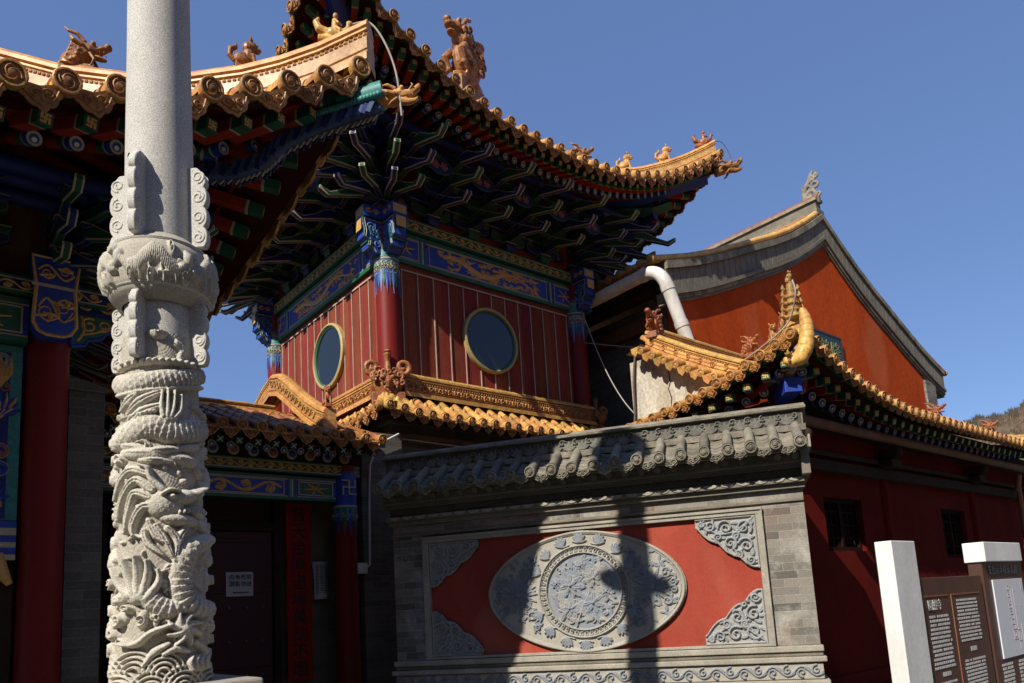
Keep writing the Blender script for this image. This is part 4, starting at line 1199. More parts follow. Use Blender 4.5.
# =================================================================== SPIRIT WALL
def spirit_wall():
    ang = rad(-57.1)
    t = thing('spirit_wall', 'grey brick screen wall with a red panel, carved stone medallion and grey tiled roof', 'wall', (8.54, 4.65, 0), ang)
    L0 = -5.58
    u = V((1, 0, 0)); v = V((0, 0, 1)); n = V((0, -1, 0))
    rnd = random.Random(21)
    b = MB()
    b.box(L0, 0, .03, .95, .96, 2.86, 'brick')                      # core behind the panel
    b.box(L0, -5.11, -.0, .03, .96, 2.70, 'brick'); b.box(-.50, 0, -.0, .03, .96, 2.70, 'brick')
    b.box(L0 + .0, 0, .0, .028, 2.70, 2.86, 'brick')
    b.build('brick_frame', t, world=False)
    b = MB(); b.box(-5.02, -.585, .018, .0299, 1.0, 2.585, 'red_plaster'); b.build('red_panel', t, world=False)
    b = MB()                                                         # stone architrave round the panel
    for x0, x1 in ((-5.108, -5.02), (-.585, -.502)):
        b.box(x0, x1, -.05, .029, .965, 2.67, 'stone_pale')
        xm = x0 + .06 if x0 > -2 else x0; b.box(xm, xm + .022, -.066, -.051, .965, 2.67, 'stone_pale')
    b.box(-5.108, -.502, -.052, .029, 2.587, 2.672, 'stone_pale'); b.box(-5.108, -.502, -.072, -.053, 2.635, 2.672, 'stone_pale')
    b.box(L0 - .0, .0, -.03, -.001, 2.705, 2.745, 'stone_grey')
    b.box(-5.108, -.502, -.04, .029, .965, 1.0, 'stone_pale')
    b.build('panel_frame', t, bevel=.006, world=False)
    b = MB()                                                         # waisted base
    b.box(L0 - .03, .03, -.06, 1.0, .885, .958, 'stone_pale'); b.box(L0 - .02, .02, -.03, 1.0, .83, .884, 'stone_grey'); b.box(L0 - .05, .05, -.09, 1.02, .765, .829, 'stone_pale')
    b.box(L0, 0, -.045, 1.0, .56, .764, 'stone_grey'); b.box(L0 - .06, .06, -.11, 1.03, .47, .559, 'stone_pale'); b.box(L0 - .02, .02, -.06, 1.0, .3, .469, 'stone_grey'); b.box(L0 - .08, .08, -.14, 1.06, 0, .299, 'stone_grey')
    b.build('base_moulding', t, bevel=.012, world=False)
    hf = HF(L0, 0, .57, .755, .006)                                  # running wave band on the base
    k = 34
    for i in range(k):
        x = L0 + (i + .5) * (-L0) / k; s = 1 if i % 2 else -1
        hf.spiral(x, .662 + s * .015, .055, .013, .03, s * 1.5, 1.2 * s); hf.petal(x + .03, .662 - s * .05, s * .6, .08, .022, .026)
    hf.stroke([(L0 + (-L0) * i / 200, .662 + .055 * math.sin(i / 200 * PI * k)) for i in range(201)], .012, .028)
    hf.mesh('base_relief', plane_map((0, -.048, 0), u, v, n), 'relief_wall', t, local=True)
    # --- medallion
    cx, cz, a, c = -2.83, 1.775, 1.335, .80
    hf = HF(cx - a - .02, cx + a + .02, cz - c - .02, cz + c + .02, .0062)
    X, Y = hf.X - cx, hf.Y - cz
    lens = (np.abs(X / a) ** 1.72 + np.abs(Y / c) ** 2.0)
    def outline_pts(sc):
        o = []
        for th in np.linspace(0, 2 * PI, 121):
            ct, s_ = math.cos(th), math.sin(th); r = 1.
            for _ in range(30): r *= (abs(r * ct / a) ** 1.72 + abs(r * s_ / c) ** 2.0) ** -.5
            r *= sc
            o.append((cx + r * ct, cz + r * s_))
        return o
    hf.stroke(outline_pts(.975), .022, .034, paint=0); hf.stroke(outline_pts(.945), .008, .02, paint=0)
    def circ(r): return [(cx + r * math.cos(x), cz + r * math.sin(x)) for x in np.linspace(0, 2 * PI, 97)]
    hf.stroke(circ(.60), .016, .040, paint=.2); hf.stroke(circ(.505), .013, .038, paint=.2)
    for i in range(52):                                              # fret ring
        th = 2 * PI * i / 52; p = lambda r, d: (cx + r * math.cos(th + d), cz + r * math.sin(th + d))
        hf.stroke([p(.575, -.04), p(.575, .035), p(.53, .035), p(.53, -.015), p(.552, -.015)], .0065, .028, paint=.6)
    # peonies, leaves and a bird inside the circle
    for fx, fy, r in ((-.17, .08, .19), (.15, .16, .16), (.12, -.16, .19), (-.2, -.22, .13), (.30, -.03, .11), (-.02, .33, .10), (-.35, .12, .08)):
        for ring, (m, rr_) in enumerate(((9, 1.), (7, .68), (5, .4))):
            for j in range(m):
                th = 2 * PI * j / m + ring * .4 + fx * 9
                hf.petal(cx + fx + .15 * r * math.cos(th), cz + fy + .15 * r * math.sin(th), th, r * rr_ * .9, r * rr_ * .30, .030 + .012 * ring)
        hf.lump(cx + fx, cz + fy, r * .16, r * .16, .07)
    hf.P[(X ** 2 + Y ** 2) < .49 ** 2] = .95
    for i in range(120):
        th = rnd.uniform(0, 6.28); r = rnd.uniform(.18, .43); x, y = cx + r * math.cos(th), cz + r * math.sin(th)
        hf.petal(x, y, rnd.uniform(0, 6.28), rnd.uniform(.08, .17), rnd.uniform(.02, .04), .03, paint=1 if i % 3 else .1)
    for i in range(16):
        th = rnd.uniform(0, 6.28); r = rnd.uniform(.1, .42); hf.spiral(cx + r * math.cos(th), cz + r * math.sin(th), .05, .012, .03, th, 1.2, paint=.2)
    hf.stroke([(cx - .1, cz - .40), (cx - .02, cz - .2), (cx + .08, cz - .02), (cx + .05, cz + .2)], .014, .036, paint=.1)
    # chrysanthemums and scrolls in the side lobes
    for s in (-1, 1):
        fx = cx + s * .90
        for ring, (m, ln) in enumerate(((16, .24), (12, .17), (8, .1))):
            for j in range(m):
                th = 2 * PI * j / m + ring * .2
                hf.petal(fx + .03 * math.cos(th), cz + .03 * math.sin(th), th, ln, .026 - .003 * ring, .026 + .012 * ring, paint=.9)
        hf.lump(fx, cz, .04, .04, .07)
        for q_ in (-1, 1):
            for x, y, r in ((s * .72, .30, .085), (s * 1.08, .18, .075), (s * .78, .16, .05), (s * 1.17, .05, .05), (s * .66, .44, .05)):
                hf.spiral(cx + x, cz + q_ * y, r, .015, .034, rnd.uniform(0, 6), 1.35 * s * q_)
                for j in range(3):
                    th = rnd.uniform(0, 6.28); hf.petal(cx + x + r * math.cos(th), cz + q_ * y + r * math.sin(th), th + .6, r * .95, r * .3, .028)
        for j in range(70):
            x, y = s * rnd.uniform(.64, 1.24), rnd.uniform(-.46, .46); hf.petal(cx + x, cz + y, rnd.uniform(0, 6.28), rnd.uniform(.05, .1), .018, .022)
    # palmettes above and below the circle
    for s in (-1, 1):
        for th0 in (-1.15, -.78, -.4, -.02, .37, .75, 1.12):
            bx, by = cx + .64 * math.sin(th0), cz + s * .645 * math.cos(th0)
            for j in range(5):
                th = s * PI / 2 - s * th0 * .9 + (j - 2) * .38
                hf.petal(bx, by, th, .15 - .014 * abs(j - 2), .028, .036)
            hf.stroke(bez((bx - .09, by + s * .02), (bx, by - s * .025), (bx + .09, by + s * .02), 8), .010, .032, paint=.1)
    hf.mesh('medallion', plane_map((0, -.022, 0), u, v, n), 'relief_wall', t, mask=lens < 1, local=True)
    b = MB(); pts = outline_pts(.998); b.prism([(x, z) for x, z in pts[:-1]], (0, .017, 0), u, v, .036, 'stone_pale'); b.build('medallion_slab', t, world=False)
    # --- four corner reliefs, stepped curved inner edge
    for sx, sz in ((-1, 1), (1, 1), (-1, -1), (1, -1)):
        w = .74; h = .70 if sx > 0 else .66
        ox = -.588 if sx > 0 else -5.017; oz = 2.583 if sz > 0 else 1.003
        hf = HF(0, w, 0, h, .0065)
        r = random.Random(40 + sx + 3 * sz)
        fx, fy = hf.X / w, hf.Y / h
        edge = .98 - .78 * np.clip(fx, 0, 1) ** 1.15 - .0
        lob = .07 * np.abs(np.sin(fx * PI * 3.1))
        ok = fy < np.clip(edge + lob * .9 - .03, .17, 1)
        bnd = [(w * x, h * (min(1, max(.17, .95 - .78 * x ** 1.15 + .063 * abs(math.sin(x * PI * 3.1))) - .03))) for x in np.linspace(0, 1, 40)]
        hf.stroke(bnd, .014, .034, paint=0)
        hf.stroke([(.012, 0), (.012, h)], .014, .032, paint=0); hf.stroke([(0, .012), (w, .012)], .014, .032, paint=0)
        for (x, y, q_, d) in ((.15, .15, .10, 1), (.37, .13, .095, -1), (.14, .37, .095, -1), (.33, .33, .085, 1), (.56, .10, .07, 1), (.10, .56, .06, 1), (.47, .25, .055, -1), (.24, .49, .055, -1), (.25, .25, .05, 1), (.66, .07, .04, -1)):
            hf.spiral(x, y, q_, .017, .042, r.uniform(0, 6), 1.5 * d, paint=1)
            for j in range(4):
                th = r.uniform(0, 6.28); hf.petal(x + q_ * .9 * math.cos(th), y + q_ * .9 * math.sin(th), th + .9 * d, q_ * .9, q_ * .25, .032, paint=.8)
        hf.stroke([(.02, .02), (.2, .2), (.3, .38), (.22, .55)], .014, .036); hf.stroke([(.02, .02), (.25, .2), (.45, .22), (.62, .12)], .014, .036)
        hf.mesh('corner_relief', plane_map((ox, -.006, oz), V((-sx, 0, 0)), V((0, 0, -sz)), n), 'relief_corner', t, mask=ok, local=True)
        poly = [(0, 0)] + [(w, 0)] + [(x, y) for x, y in reversed(bnd)]
        b = MB(); uu = V((-sx, 0, 0)); vv = V((0, 0, -sz)); d = uu.cross(vv).dot(n)
        b.prism(poly, (ox, .0175, oz), uu, vv, .023 * d, 'stone_grey'); b.build('corner_slab', t, world=False)
    # --- eaves: corbels, round and square brick rafters
    b = MB()
    b.box(L0 - .03, .03, -.07, .9, 2.862, 2.925, 'stone_grey'); b.box(L0 - .05, .05, -.13, .9, 2.926, 2.985, 'stone_grey')
    b.box(L0 - .02, .02, -.03, .9, 2.986, 3.10, 'brick_dark'); b.box(L0 - .05, .05, -.20, .9, 3.155, 3.19, 'stone_grey'); b.box(L0 - .04, .04, -.16, .9, 3.10, 3.154, 'brick_dark'); b.box(L0 - .06, .06, -.30, .9, 3.285, 3.33, 'stone_grey'); b.box(L0 - .04, .04, -.2, .9, 3.191, 3.284, 'brick_dark')
    for i in range(28):                                              # scalloped corbel ends
        x = L0 + .1 + i * .2; b.prism([(-.09, 0), (-.06, -.035), (0, -.05), (.06, -.035), (.09, 0)], (x, -.131, 2.984), u, v, .012, 'stone_pale')
    b.build('cornice', t, bevel=.006, world=False)
    b = MB()
    for i in range(27):
        x = L0 + .12 + i * .208
        b.tube([(x, -.245, 3.235), (x, .0, 3.245)], .042, 'tile_grey', n=12); b.tube([(x + .1, -.155, 3.125), (x + .1, .0, 3.13)], .03, 'tile_grey', n=10)
        pass
    b.build('eave_rafters', t, smooth=40, world=False)
    b = MB(); b.box(.0, .10, -.30, .9, 2.99, 3.42, 'stone_grey'); b.box(.101, .13, -.34, .9, 3.30, 3.46, 'stone_pale'); b.build('end_block', t, bevel=.01, world=False)
    ev = Eave((L0 - .06, -.44), (1, 0), (0, 1), -L0 + .16, 0, 3.365, 0, 1, 1, a=.60, b=.05, hip=False)
    ev2 = Eave((L0 - .06, 1.36), (1, 0), (0, -1), -L0 + .16, 0, 3.385, 0, 1, 1, a=.52, b=.05, hip=False)
    ORI[t.name] = (0, 0, 0)
    roof_tiles(t, [ev], .268, .060, .44, 'tile_grey', 'tile_grey', 'tile_grey', drip_h=.12, umin=.10, capface='tile_grey', pan_step=.085)
    b = MB()
    b.sheet([[V((L0 - .06, 1.36, 3.4)), V((L0 - .06, .5, 3.8))], [V((.1, 1.36, 3.4)), V((.1, .5, 3.8))]], 'tile_grey'); b.box(L0, .05, .02, .9, 3.331, 3.56, 'stone_grey')
    b.build('rear_slope', t, world=False)
    b = MB()
    b.box(L0 - .1, .12, -.09, .94, 3.565, 3.650, 'tile_grey'); b.box(L0 - .08, .10, -.03, .9, 3.651, 3.845, 'stone_grey'); b.box(L0 - .12, .14, -.09, .94, 3.846, 3.885, 'tile_grey')
    b.tube([(L0 - .12, .1, 3.865), (.14, .1, 3.865)], .09, 'tile_grey', n=16)
    b.build('ridge', t, smooth=40, bevel=.006, world=False)
    hf = HF(L0 - .06, .08, 3.655, 3.840, .007); k = 30
    for i in range(k):
        x = L0 + (i + .5) * (-L0) / k
        for j in range(5): hf.petal(x, 3.665, PI / 2 + (j - 2) * .52, .13 - .012 * abs(j - 2), .026, .03)
        hf.spiral(x + .093, 3.775, .045, .012, .026, i, 1.2)
    hf.mesh('ridge_relief', plane_map((0, -.034, 0), u, v, n), 'relief_ridge', t, local=True)
spirit_wall()

# =================================================================== TOWER
def round_window(parent, c, u, n, R):
    c = V(c); u = V(u); n = V(n)
    b = MB(); b.lathe([(R - .045, -.04), (R - .045, .05), (R - .03, .07), (R - .005, .07), (R + .02, .05), (R + .02, -.04)], c, 'frame_gold', n=56, ax=n, cap=False)
    b.lathe([(R - .08, .0), (R - .08, .025), (R - .046, .045)], c, 'green', n=56, ax=n, cap=False)
    w = b.build('window', parent, smooth=40)
    g = MB(); g.lathe([(R - .05, 0), (R - .05, .012)], c, 'dark_glass', n=56, ax=n); g.build('pane', w)
    return w

def bell_tower():
    X0, X1, Y0, Y1 = 6.64, 11.45, 11.15, 16.25
    t = thing('bell_tower', 'two-storey red timber tower with round windows, painted beams and upswept yellow tiled roof', 'tower', (9.05, 13.7, 0))
    rnd = random.Random(2)
    # ground storey of dark brick
    b = MB(); b.box(6.5, 11.9, 10.96, 16.5, 0, 5.02, 'brick_dark'); b.box(6.44, 11.96, 10.90, 16.5, 4.66, 4.75, 'stone_grey'); b.box(6.40, 11.99, 10.86, 16.5, 4.90, 5.04, 'brick_dark')
    b.box(5.72, 6.499, 10.62, 11.3, 0, 4.62, 'brick_dark'); b.build('brick_base', t, bevel=.01)
    # board walls
    b = MB(); q = random.Random(6)
    for i in range(24): x = X0 + (X1 - X0) * i / 24; d = q.uniform(0, .006); b.box(x + .002, x + (X1 - X0) / 24 - .002, Y0 + d, Y0 + .1, 5.6, 8.06, 'red_board')
    for i in range(25): y = Y0 + .1 + (Y1 - Y0 - .1) * i / 25; d = q.uniform(0, .006); b.box(X0 + d, X0 + .1, y + .002, y + (Y1 - Y0 - .1) / 25 - .002, 5.6, 8.06, 'red_board')
    b.box(X0 + .02, X1, Y0 + .05, Y0 + .12, 5.6, 8.06, 'wood_dark'); b.box(X0 + .05, X0 + .12, Y0 + .1, Y1, 5.6, 8.06, 'wood_dark')
    b.box(X1 - .1, X1, Y0 + .1, Y1, 5.6, 9.2, 'red_board'); b.box(X0, X1, Y1 - .1, Y1, 5.6, 9.2, 'red_board')
    b.build('board_wall', t)
    b = MB(); n = 12
    for i in range(n + 1):
        x = X0 + .30 + (X1 - X0 - .60) * i / n
        b.box(x - .010, x + .010, Y0 - .016, Y0 - .001, 5.9, 7.95, 'batten')
    b.box(X0 + .28, X1 - .28, Y0 - .022, Y0 - .0165, 7.925, 7.955, 'batten')
    n = 13
    for i in range(n + 1):
        y = Y0 + .34 + (Y1 - Y0 - .68) * i / n
        b.box(X0 - .016, X0 - .001, y - .010, y + .010, 5.9, 7.95, 'batten')
    b.box(X0 - .022, X0 - .0165, Y0 + .3, Y1 - .3, 7.925, 7.955, 'batten')
    b.build('batten', t)
    round_window(t, (8.96, Y0 - .02, 6.93), (1, 0, 0), (0, -1, 0), .66)
    round_window(t, (X0 - .02, 13.5, 6.92), (0, 1, 0), (-1, 0, 0), .66)
    # corner columns with painted heads
    for x, y in ((X0, Y0), (X1, Y0), (X0, Y1), (X1, Y1)):
        b = MB(); b.tube([(x, y, 5.3), (x, y, 9.0)], .215, 'red_lacquer', n=28)
        c = b.build('column', t, smooth=50)
        b = MB(); o = V((x, y, 0))
        b.lathe([(.222, 7.62), (.222, 8.3)], o, 'blue_dusk', n=28, cap=False); b.lathe([(.2235, 7.84), (.2235, 7.94)], o, 'outline', n=28, cap=False); b.lathe([(.2235, 7.70), (.2235, 7.735)], o, 'green', n=28, cap=False); b.lathe([(.2235, 7.60), (.2235, 7.63)], o, 'outline', n=28, cap=False)
        for k in range(16):
            a = 2 * PI * k / 16; d = V((math.cos(a), math.sin(a), 0)); uu = V((-math.sin(a), math.cos(a), 0))
            for zz, m in ((7.80, 'outline'), (7.90, 'teal'), (7.72, 'blue_pale')): b.ribbon(spiral(0, 0, .042, .008, k + zz * 9, 1.2, 9), .018, o + d * .223 + V((0, 0, zz)), uu, V((0, 0, 1)), d, .009, m); b.lathe([(.226, 8.16), (.226, 8.24)], o, 'outline', n=28, cap=False)
        b.lathe([(.228, 8.02), (.228, 8.15)], o, 'teal', n=28, cap=False); b.lathe([(.226, 7.985), (.226, 8.01)], o, 'outline', n=28, cap=False)
        for k in range(12):
            a = 2 * PI * k / 12; a2 = a + PI / 12
            for aa, zz, m, w in ((a, 7.30, 'blue_pale' if k % 2 else 'blue', .034), (a2, 7.44, 'green' if k % 2 else 'blue_dusk', .036), (a, 7.56, 'outline', .030), (a2, 7.58, 'outline', .020)):
                d = V((math.cos(aa), math.sin(aa), 0)); uu = V((-math.sin(aa), math.cos(aa), 0))
                b.ribbon([(0, zz - 7.62), (0, (zz - 7.62) * .5), (0, .0), (0, .2)], [.006, w, w * 2, w], o + d * .222 + V((0, 0, 7.64)), uu, V((0, 0, 1)), d, .008, m)
                b.ribbon(spiral(0, .2, .045, .01, k, 1.3, 10), .014, o + d * .225 + V((0, 0, 7.62)), uu, V((0, 0, 1)), d, .010, 'outline')
        b.build('column_head', c, smooth=50)
    # painted beams on the two faces we see
    for (o, u, nn, L) in (((X0, Y0), (1, 0), (0, -1), X1 - X0), ((X0, Y1), (0, -1), (-1, 0), Y1 - Y0)):
        out = V((*nn, 0)) * .06
        oo = (o[0] + out.x, o[1] + out.y)
        painted_beam(t, oo, u, nn, L, 8.06, 8.66, .2, 'dragon', rnd=rnd)
        out = out * 2
        oo = (o[0] + out.x, o[1] + out.y)
        painted_beam(t, oo, u, nn, L, 8.70, 8.95, .3, 'strip', name='plate_beam', rnd=rnd, base='green')
    # crossed beam heads at the corners
    for (x, y, ds) in ((X0, Y0, ((-1, 0), (0, -1))), (X1, Y0, ((1, 0), (0, -1))), (X0, Y1, ((-1, 0), (0, 1)))):
        for d in ds:
            dv = V((*d, 0)); s = dv.cross(V((0, 0, 1))); b = MB()
            poly = [(0, .0), (.30, 0), (.36, .08), (.44, .10), (.42, .2), (.52, .26), (.50, .38), (.55, .62), (0, .62)]
            o = V((x, y, 8.06))
            b.prism(poly, o - s * .13, dv, V((0, 0, 1)), -.26 if dv.cross(V((0, 0, 1))).dot(s) < 0 else .26, 'blue')
            for sg in (-1, 1):
                oo = o + s * (sg * .132)
                deco(b, [(poly[1:9], .03)], oo, dv, V((0, 0, 1)), s * sg, .010, 'green')
                deco(b, [([(x * .93, z * .96 + .012) for x, z in poly[1:9]], .014)], oo, dv, V((0, 0, 1)), s * sg, .014, 'outline')
                deco(b, [(spiral(.36, .46, .10, .02, 0, 1.4, 16), .024), (spiral(.26, .18, .08, .02, 2, 1.2, 14), .02), (spiral(.22, .40, .06, .02, 3, -1.2, 12), .02)] + [(spiral(rnd.uniform(.06, .40), rnd.uniform(.08, .54), rnd.uniform(.025, .05), .008, rnd.uniform(0, 6), 1.2, 9), .013) for _ in range(16)], oo, dv, V((0, 0, 1)), s * sg, .012, 'blue_pale')
                deco(b, [(bez((.08, .06), (.2, .3), (.1, .56), 8), .022), (bez((.3, .3), (.4, .34), (.44, .5), 6), .018)] + [(spiral(rnd.uniform(.06, .40), rnd.uniform(.08, .54), rnd.uniform(.02, .04), .008, rnd.uniform(0, 6), -1.2, 9), .014) for _ in range(12)], oo, dv, V((0, 0, 1)), s * sg, .012, 'teal')
            for k in range(5): b.bar(o + dv * (.415 + .025 * k) + V((0, 0, .10 + .10 * k)) - s * .12, o + dv * (.415 + .025 * k) + V((0, 0, .10 + .10 * k)) + s * .12, .03, .035, ('blue_pale', 'green', 'outline', 'teal', 'blue_pale')[k])
            b.bar(o + dv * .552 + V((0, 0, .5)), o + dv * .556 + V((0, 0, .5)), .2, .2, 'gold')
            e = o + dv * .52 + V((0, 0, .76))
            b.bar(o + V((0, 0, .77)), e, .32, .22, 'blue'); b.bar(e, e + dv * .006, .27, .16, 'outline'); b.bar(e + dv * .004, e + dv * .012, .21, .10, 'gold')
            deco(b, vine(.3, .14, rnd, 2, .016), o + dv * .2 + V((0, 0, .70)) + s * .162, dv, V((0, 0, 1)), s, .008, 'gold')
            deco(b, vine(.3, .14, rnd, 2, .016), o + dv * .2 + V((0, 0, .70)) - s * .162, dv, V((0, 0, 1)), -s, .008, 'gold')
            b.build('beam_head', t, smooth=30)
    # brackets
    keys = 'abab'
    for i in range(4):
        f = (i + 1) / 5
        put_bracket(t, keys[i], (X0 + (X1 - X0) * f, Y0 - .06, 8.96), (0, 1, 0))
        put_bracket(t, keys[i], (X0 - .06, Y0 + (Y1 - Y0) * f, 8.96), (1, 0, 0))
        put_bracket(t, keys[i], (X1 + .06, Y0 + (Y1 - Y0) * f, 8.96), (-1, 0, 0))
    corner_bracket(t, (X0, Y0, 8.96), ((1, 0), (0, 1))); corner_bracket(t, (X1, Y0, 8.96), ((-1, 0), (0, 1))); corner_bracket(t, (X0, Y1, 8.96), ((1, 0), (0, -1)))
    # boards between the brackets with painted flowers
    b = MB(); b.box(X0 + .05, X1 - .05, Y0 + .04, Y0 + .08, 8.95, 10.7, 'rafter_red'); b.box(X0 + .04, X0 + .08, Y0 + .08, Y1, 8.95, 10.7, 'rafter_red')
    for face in (0, 1):
        for i in range(5):
            f = (i + .5) / 5
            for z, out in ((9.32, .0), (9.50, 1.17)):
                if face == 0: o = V((X0 + (X1 - X0) * f, Y0 + .035 - out, z)); u = V((1, 0, 0)); nn = V((0, -1, 0))
                else: o = V((X0 + .035 - out, Y0 + (Y1 - Y0) * f, z)); u = V((0, -1, 0)); nn = V((-1, 0, 0))
                vv = V((0, 0, 1))
                el = [(.26 * math.cos(a), .16 * math.sin(a)) for a in np.linspace(0, 2 * PI, 21)[:-1]]
                b.prism(el, o, u, vv, .012, 'blue_deep' if u.cross(vv).dot(nn) > 0 else 'blue_deep')
                for fx in (-.10, .09):
                    for k in range(6):
                        a = k * PI / 3
                        b.ribbon([(fx, .0), (fx + .08 * math.cos(a), .08 * math.sin(a))], [.02, .06], o + nn * .016, u, vv, nn, .01, 'pink')
                b.ribbon([(x, y) for x, y in el + el[:1]], .03, o + nn * .012, u, vv, nn, .01, 'green_deep')
    b.build('bracket_board', t)
    b = MB()
    for d_, z in ((.38, 9.98), (.76, 10.03), (1.12, 10.02)):
        r = .085
        b.tube([(X0 - d_ - .5, Y0 - d_, z), (X1 + d_ + .5, Y0 - d_, z)], r, 'blue_deep', n=12); b.tube([(X0 - d_, Y0 - d_ - .5, z), (X0 - d_, Y1 + d_, z)], r, 'blue_deep', n=12)
        b.tube([(X1 + d_, Y0 - d_ - .5, z), (X1 + d_, Y1 + d_, z)], r, 'blue_deep', n=12)
    b.build('eave_purlin', t, smooth=50)
    # upper roof
    kw = dict(inset=.32, z0=9.93, A=1.62, B=4.6, p=2.2, a=.37, b=.05)
    tl, tr = (4.12, 8.57), (13.97, 8.57); LF = 13.97 - 4.12; LS = 18.9 - 8.57
    front = Eave(tl, (1, 0), (0, 1), LF, **kw); left = Eave(tl, (0, 1), (1, 0), LS, **kw); right = Eave(tr, (0, 1), (-1, 0), LS, **kw); back = Eave((4.12, 18.9), (1, 0), (0, -1), LF, **kw)
    roof_tiles(t, [front, left, right, back], .298, .075, 4.95, drip_h=.19)
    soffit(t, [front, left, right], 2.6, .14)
    fm, rm = rafter_meshes(.62, 1.9)
    place_rafters(t, front, .215, .14, .70, fm, rm, dz1=.20, dz2=.32)
    place_rafters(t, left, .24, .14, .70, fm, rm, dz1=.20, dz2=.32, ulim=(.12, 8.0)); place_rafters(t, right, .24, .14, .70, fm, rm, dz1=.20, dz2=.32, ulim=(.12, 4.2))
    # hips
    pm_ = lambda ev, k=1: [ev.H(u, .0) for u in [.12, .3, .6, .9, 1.3, 1.8, 2.4, 3.0, 3.8, 4.8]]
    for nm, ev, fd in (('l', front, V((-1, -1, 0))), ('r', right, V((1, -1, 0)))):
        P = pm_(ev)
        ridge(t, P, .40, .26, band='glaze_cap', name='hip_ridge')
        top = lambda u: ev.H(u, .40)
        f = fd.normalized()
        beast_hen(t, top(.28), f, .46, 'glaze_brown')
        beast_sit(t, top(.92), f, .50, 'glaze', rnd=rnd)
        beast_sit(t, top(1.55), f, .50, 'glaze')
        beast_dragon(t, top(2.3), f, .62, 'glaze_brown')
        # corner beam with dragon sleeve
        b = MB(); p0 = ev.H(3.0, -.35); p1 = ev.H(.3, -.40); p2 = ev.S(-.02, -.02, -.42)
        b.tube([p0, ev.H(1.5, -.42), p1], [.16, .15, .14], 'blue', n=4); b.tube([ev.H(2.6, -.72), ev.H(1.2, -.70), ev.H(.9, -.66)], [.15, .14, .13], 'green', n=4)
        b.build('corner_beam', t)
        beam_head_dragon(t, p2, f + V((0, 0, .25)), .52, 'glaze_brown')
    # tall beast and ridge on the front slope
    P = [V((7.66, 9.95, 11.05)), V((7.95, 10.1, 10.98)), V((8.35, 10.35, 10.85)), V((8.8, 10.7, 10.85)), V((9.2, 11.6, 11.4)), V((9.2, 13.0, 12.6))]
    ridge(t, P, .62, .3, band='glaze_cap', name='slope_ridge')
    beast_big(t, (7.80, 9.98, 11.42), (-.95, -.3, 0), 1.10)
    ridge(t, [V((9.0, 13.7, 13.0)), V((9.4, 13.7, 13.0)), V((10, 13.7, 13.0))], .6, .35)
    # skirt roof between the storeys
    kw = dict(inset=0, z0=4.98, A=.10, B=1.2, p=2., a=.66, b=.1, Qd=1.)
    sf = Eave((6.02, 10.40), (1, 0), (0, 1), 5.75, **kw); sl = Eave((6.02, 10.40), (0, 1), (1, 0), 6.4, **kw)
    roof_tiles(t, [sf, sl], .272, .068, .66, drip_h=.17, names=('skirt_tiles', 'skirt_eave_tiles'), knob=True, umin=.12)
    b = MB(); b.box(6.2, 11.9, 10.55, 11.1, 4.95, 5.0, 'wood_dark'); b.box(6.2, 6.7, 11.1, 16.5, 4.95, 5.0, 'wood_dark'); b.box(6.5, 11.9, 10.99, 11.2, 5.0, 5.5, 'wood_dark'); b.build('skirt_boards', t)
    ridge(t, [V((6.75, 11.0, 5.42)), V((9, 11.0, 5.42)), V((11.6, 11.0, 5.42))], .46, .30, name='skirt_ridge', face='glaze_red')
    ridge(t, [V((6.5, 11.35, 5.42)), V((6.5, 13, 5.42)), V((6.5, 16.3, 5.42))], .46, .30, name='skirt_ridge', face='glaze_red')
    for o, u, n_, L in (((6.8, 10.857, 5.545), (1, 0, 0), (0, -1, 0), 4.7), ((6.357, 16.2, 5.545), (0, -1, 0), (-1, 0, 0), 4.8)):
        k = 34; b = MB()
        for i in range(k):
            x = L * (i + .5) / k
            b.ribbon(spiral(x, .055, .05, .01, i * 2.1, 1.3, 12), .024, o, u, (0, 0, 1), n_, .03, 'glaze_cap'); b.ball(V(o) + V(u) * (x + .06) + V((0, 0, .03 + .05 * (i % 2))), .022, 'glaze', 6, 4)
            b.ribbon(bez((x - .04, .01), (x + .02, .05), (x + .08, .10), 5), [.01, .03, .036, .03, .02, .005], o, u, (0, 0, 1), n_, .02, 'glaze')
        b.build('ridge_relief', t, smooth=40)
    # corner ornaments: curling faces
    def curl_mask(o, f, s, seed):
        b = MB(frame(o, f, s)); q = random.Random(seed)
        b.box(-.25, .12, -.36, .36, -.2, .08, 'glaze_brown'); b.ball((-.05, 0, .32), (.16, .34, .36), 'glaze_brown')
        b.tube([(.05, 0, .45), (.06, 0, .78), (.08, 0, .95)], [.09, .06, .09], 'glaze_brown'); b.ball((.08, 0, 1.0), (.09, .09, .05), 'glaze_brown')
        for y in (-1, 1):
            sp = [(.02, y * (.33 + .19 * math.cos(a) * (1 - i / 20)), .66 + .19 * math.sin(a) * (1 - i / 20)) for i, a in enumerate(np.linspace(-2.4, 6.2, 18))]
            b.tube(sp, [.06] * 16 + [.05, .03], 'glaze_brown', n=8)
        for i in range(26):
            y = q.uniform(-.34, .34); z = q.uniform(0, .62) * (1 - abs(y) * .5); r = q.uniform(.05, .1); a0 = q.uniform(0, 6); d = q.choice((-1, 1))
            x0 = .06 + .10 * math.cos(y * 3) * math.sin(min(3, z * 3.4 + .4))
            sp = [(x0 + .02 * k / 10, y + r * (1 - k / 13) * math.cos(a0 + d * k * .65), z + r * (1 - k / 13) * math.sin(a0 + d * k * .65)) for k in range(11)]
            b.tube(sp, [.026] * 9 + [.02, .012], 'glaze_brown', n=6)
        for y in (-.1, .1): b.ball((.17, y, .40), (.045, .05, .05), 'glaze_brown')
        b.tube([(.12, 0, .36), (.24, 0, .26), (.2, 0, .16)], [.06, .07, .05], 'glaze_brown')
        b.build('corner_ornament', t, remesh=.009)
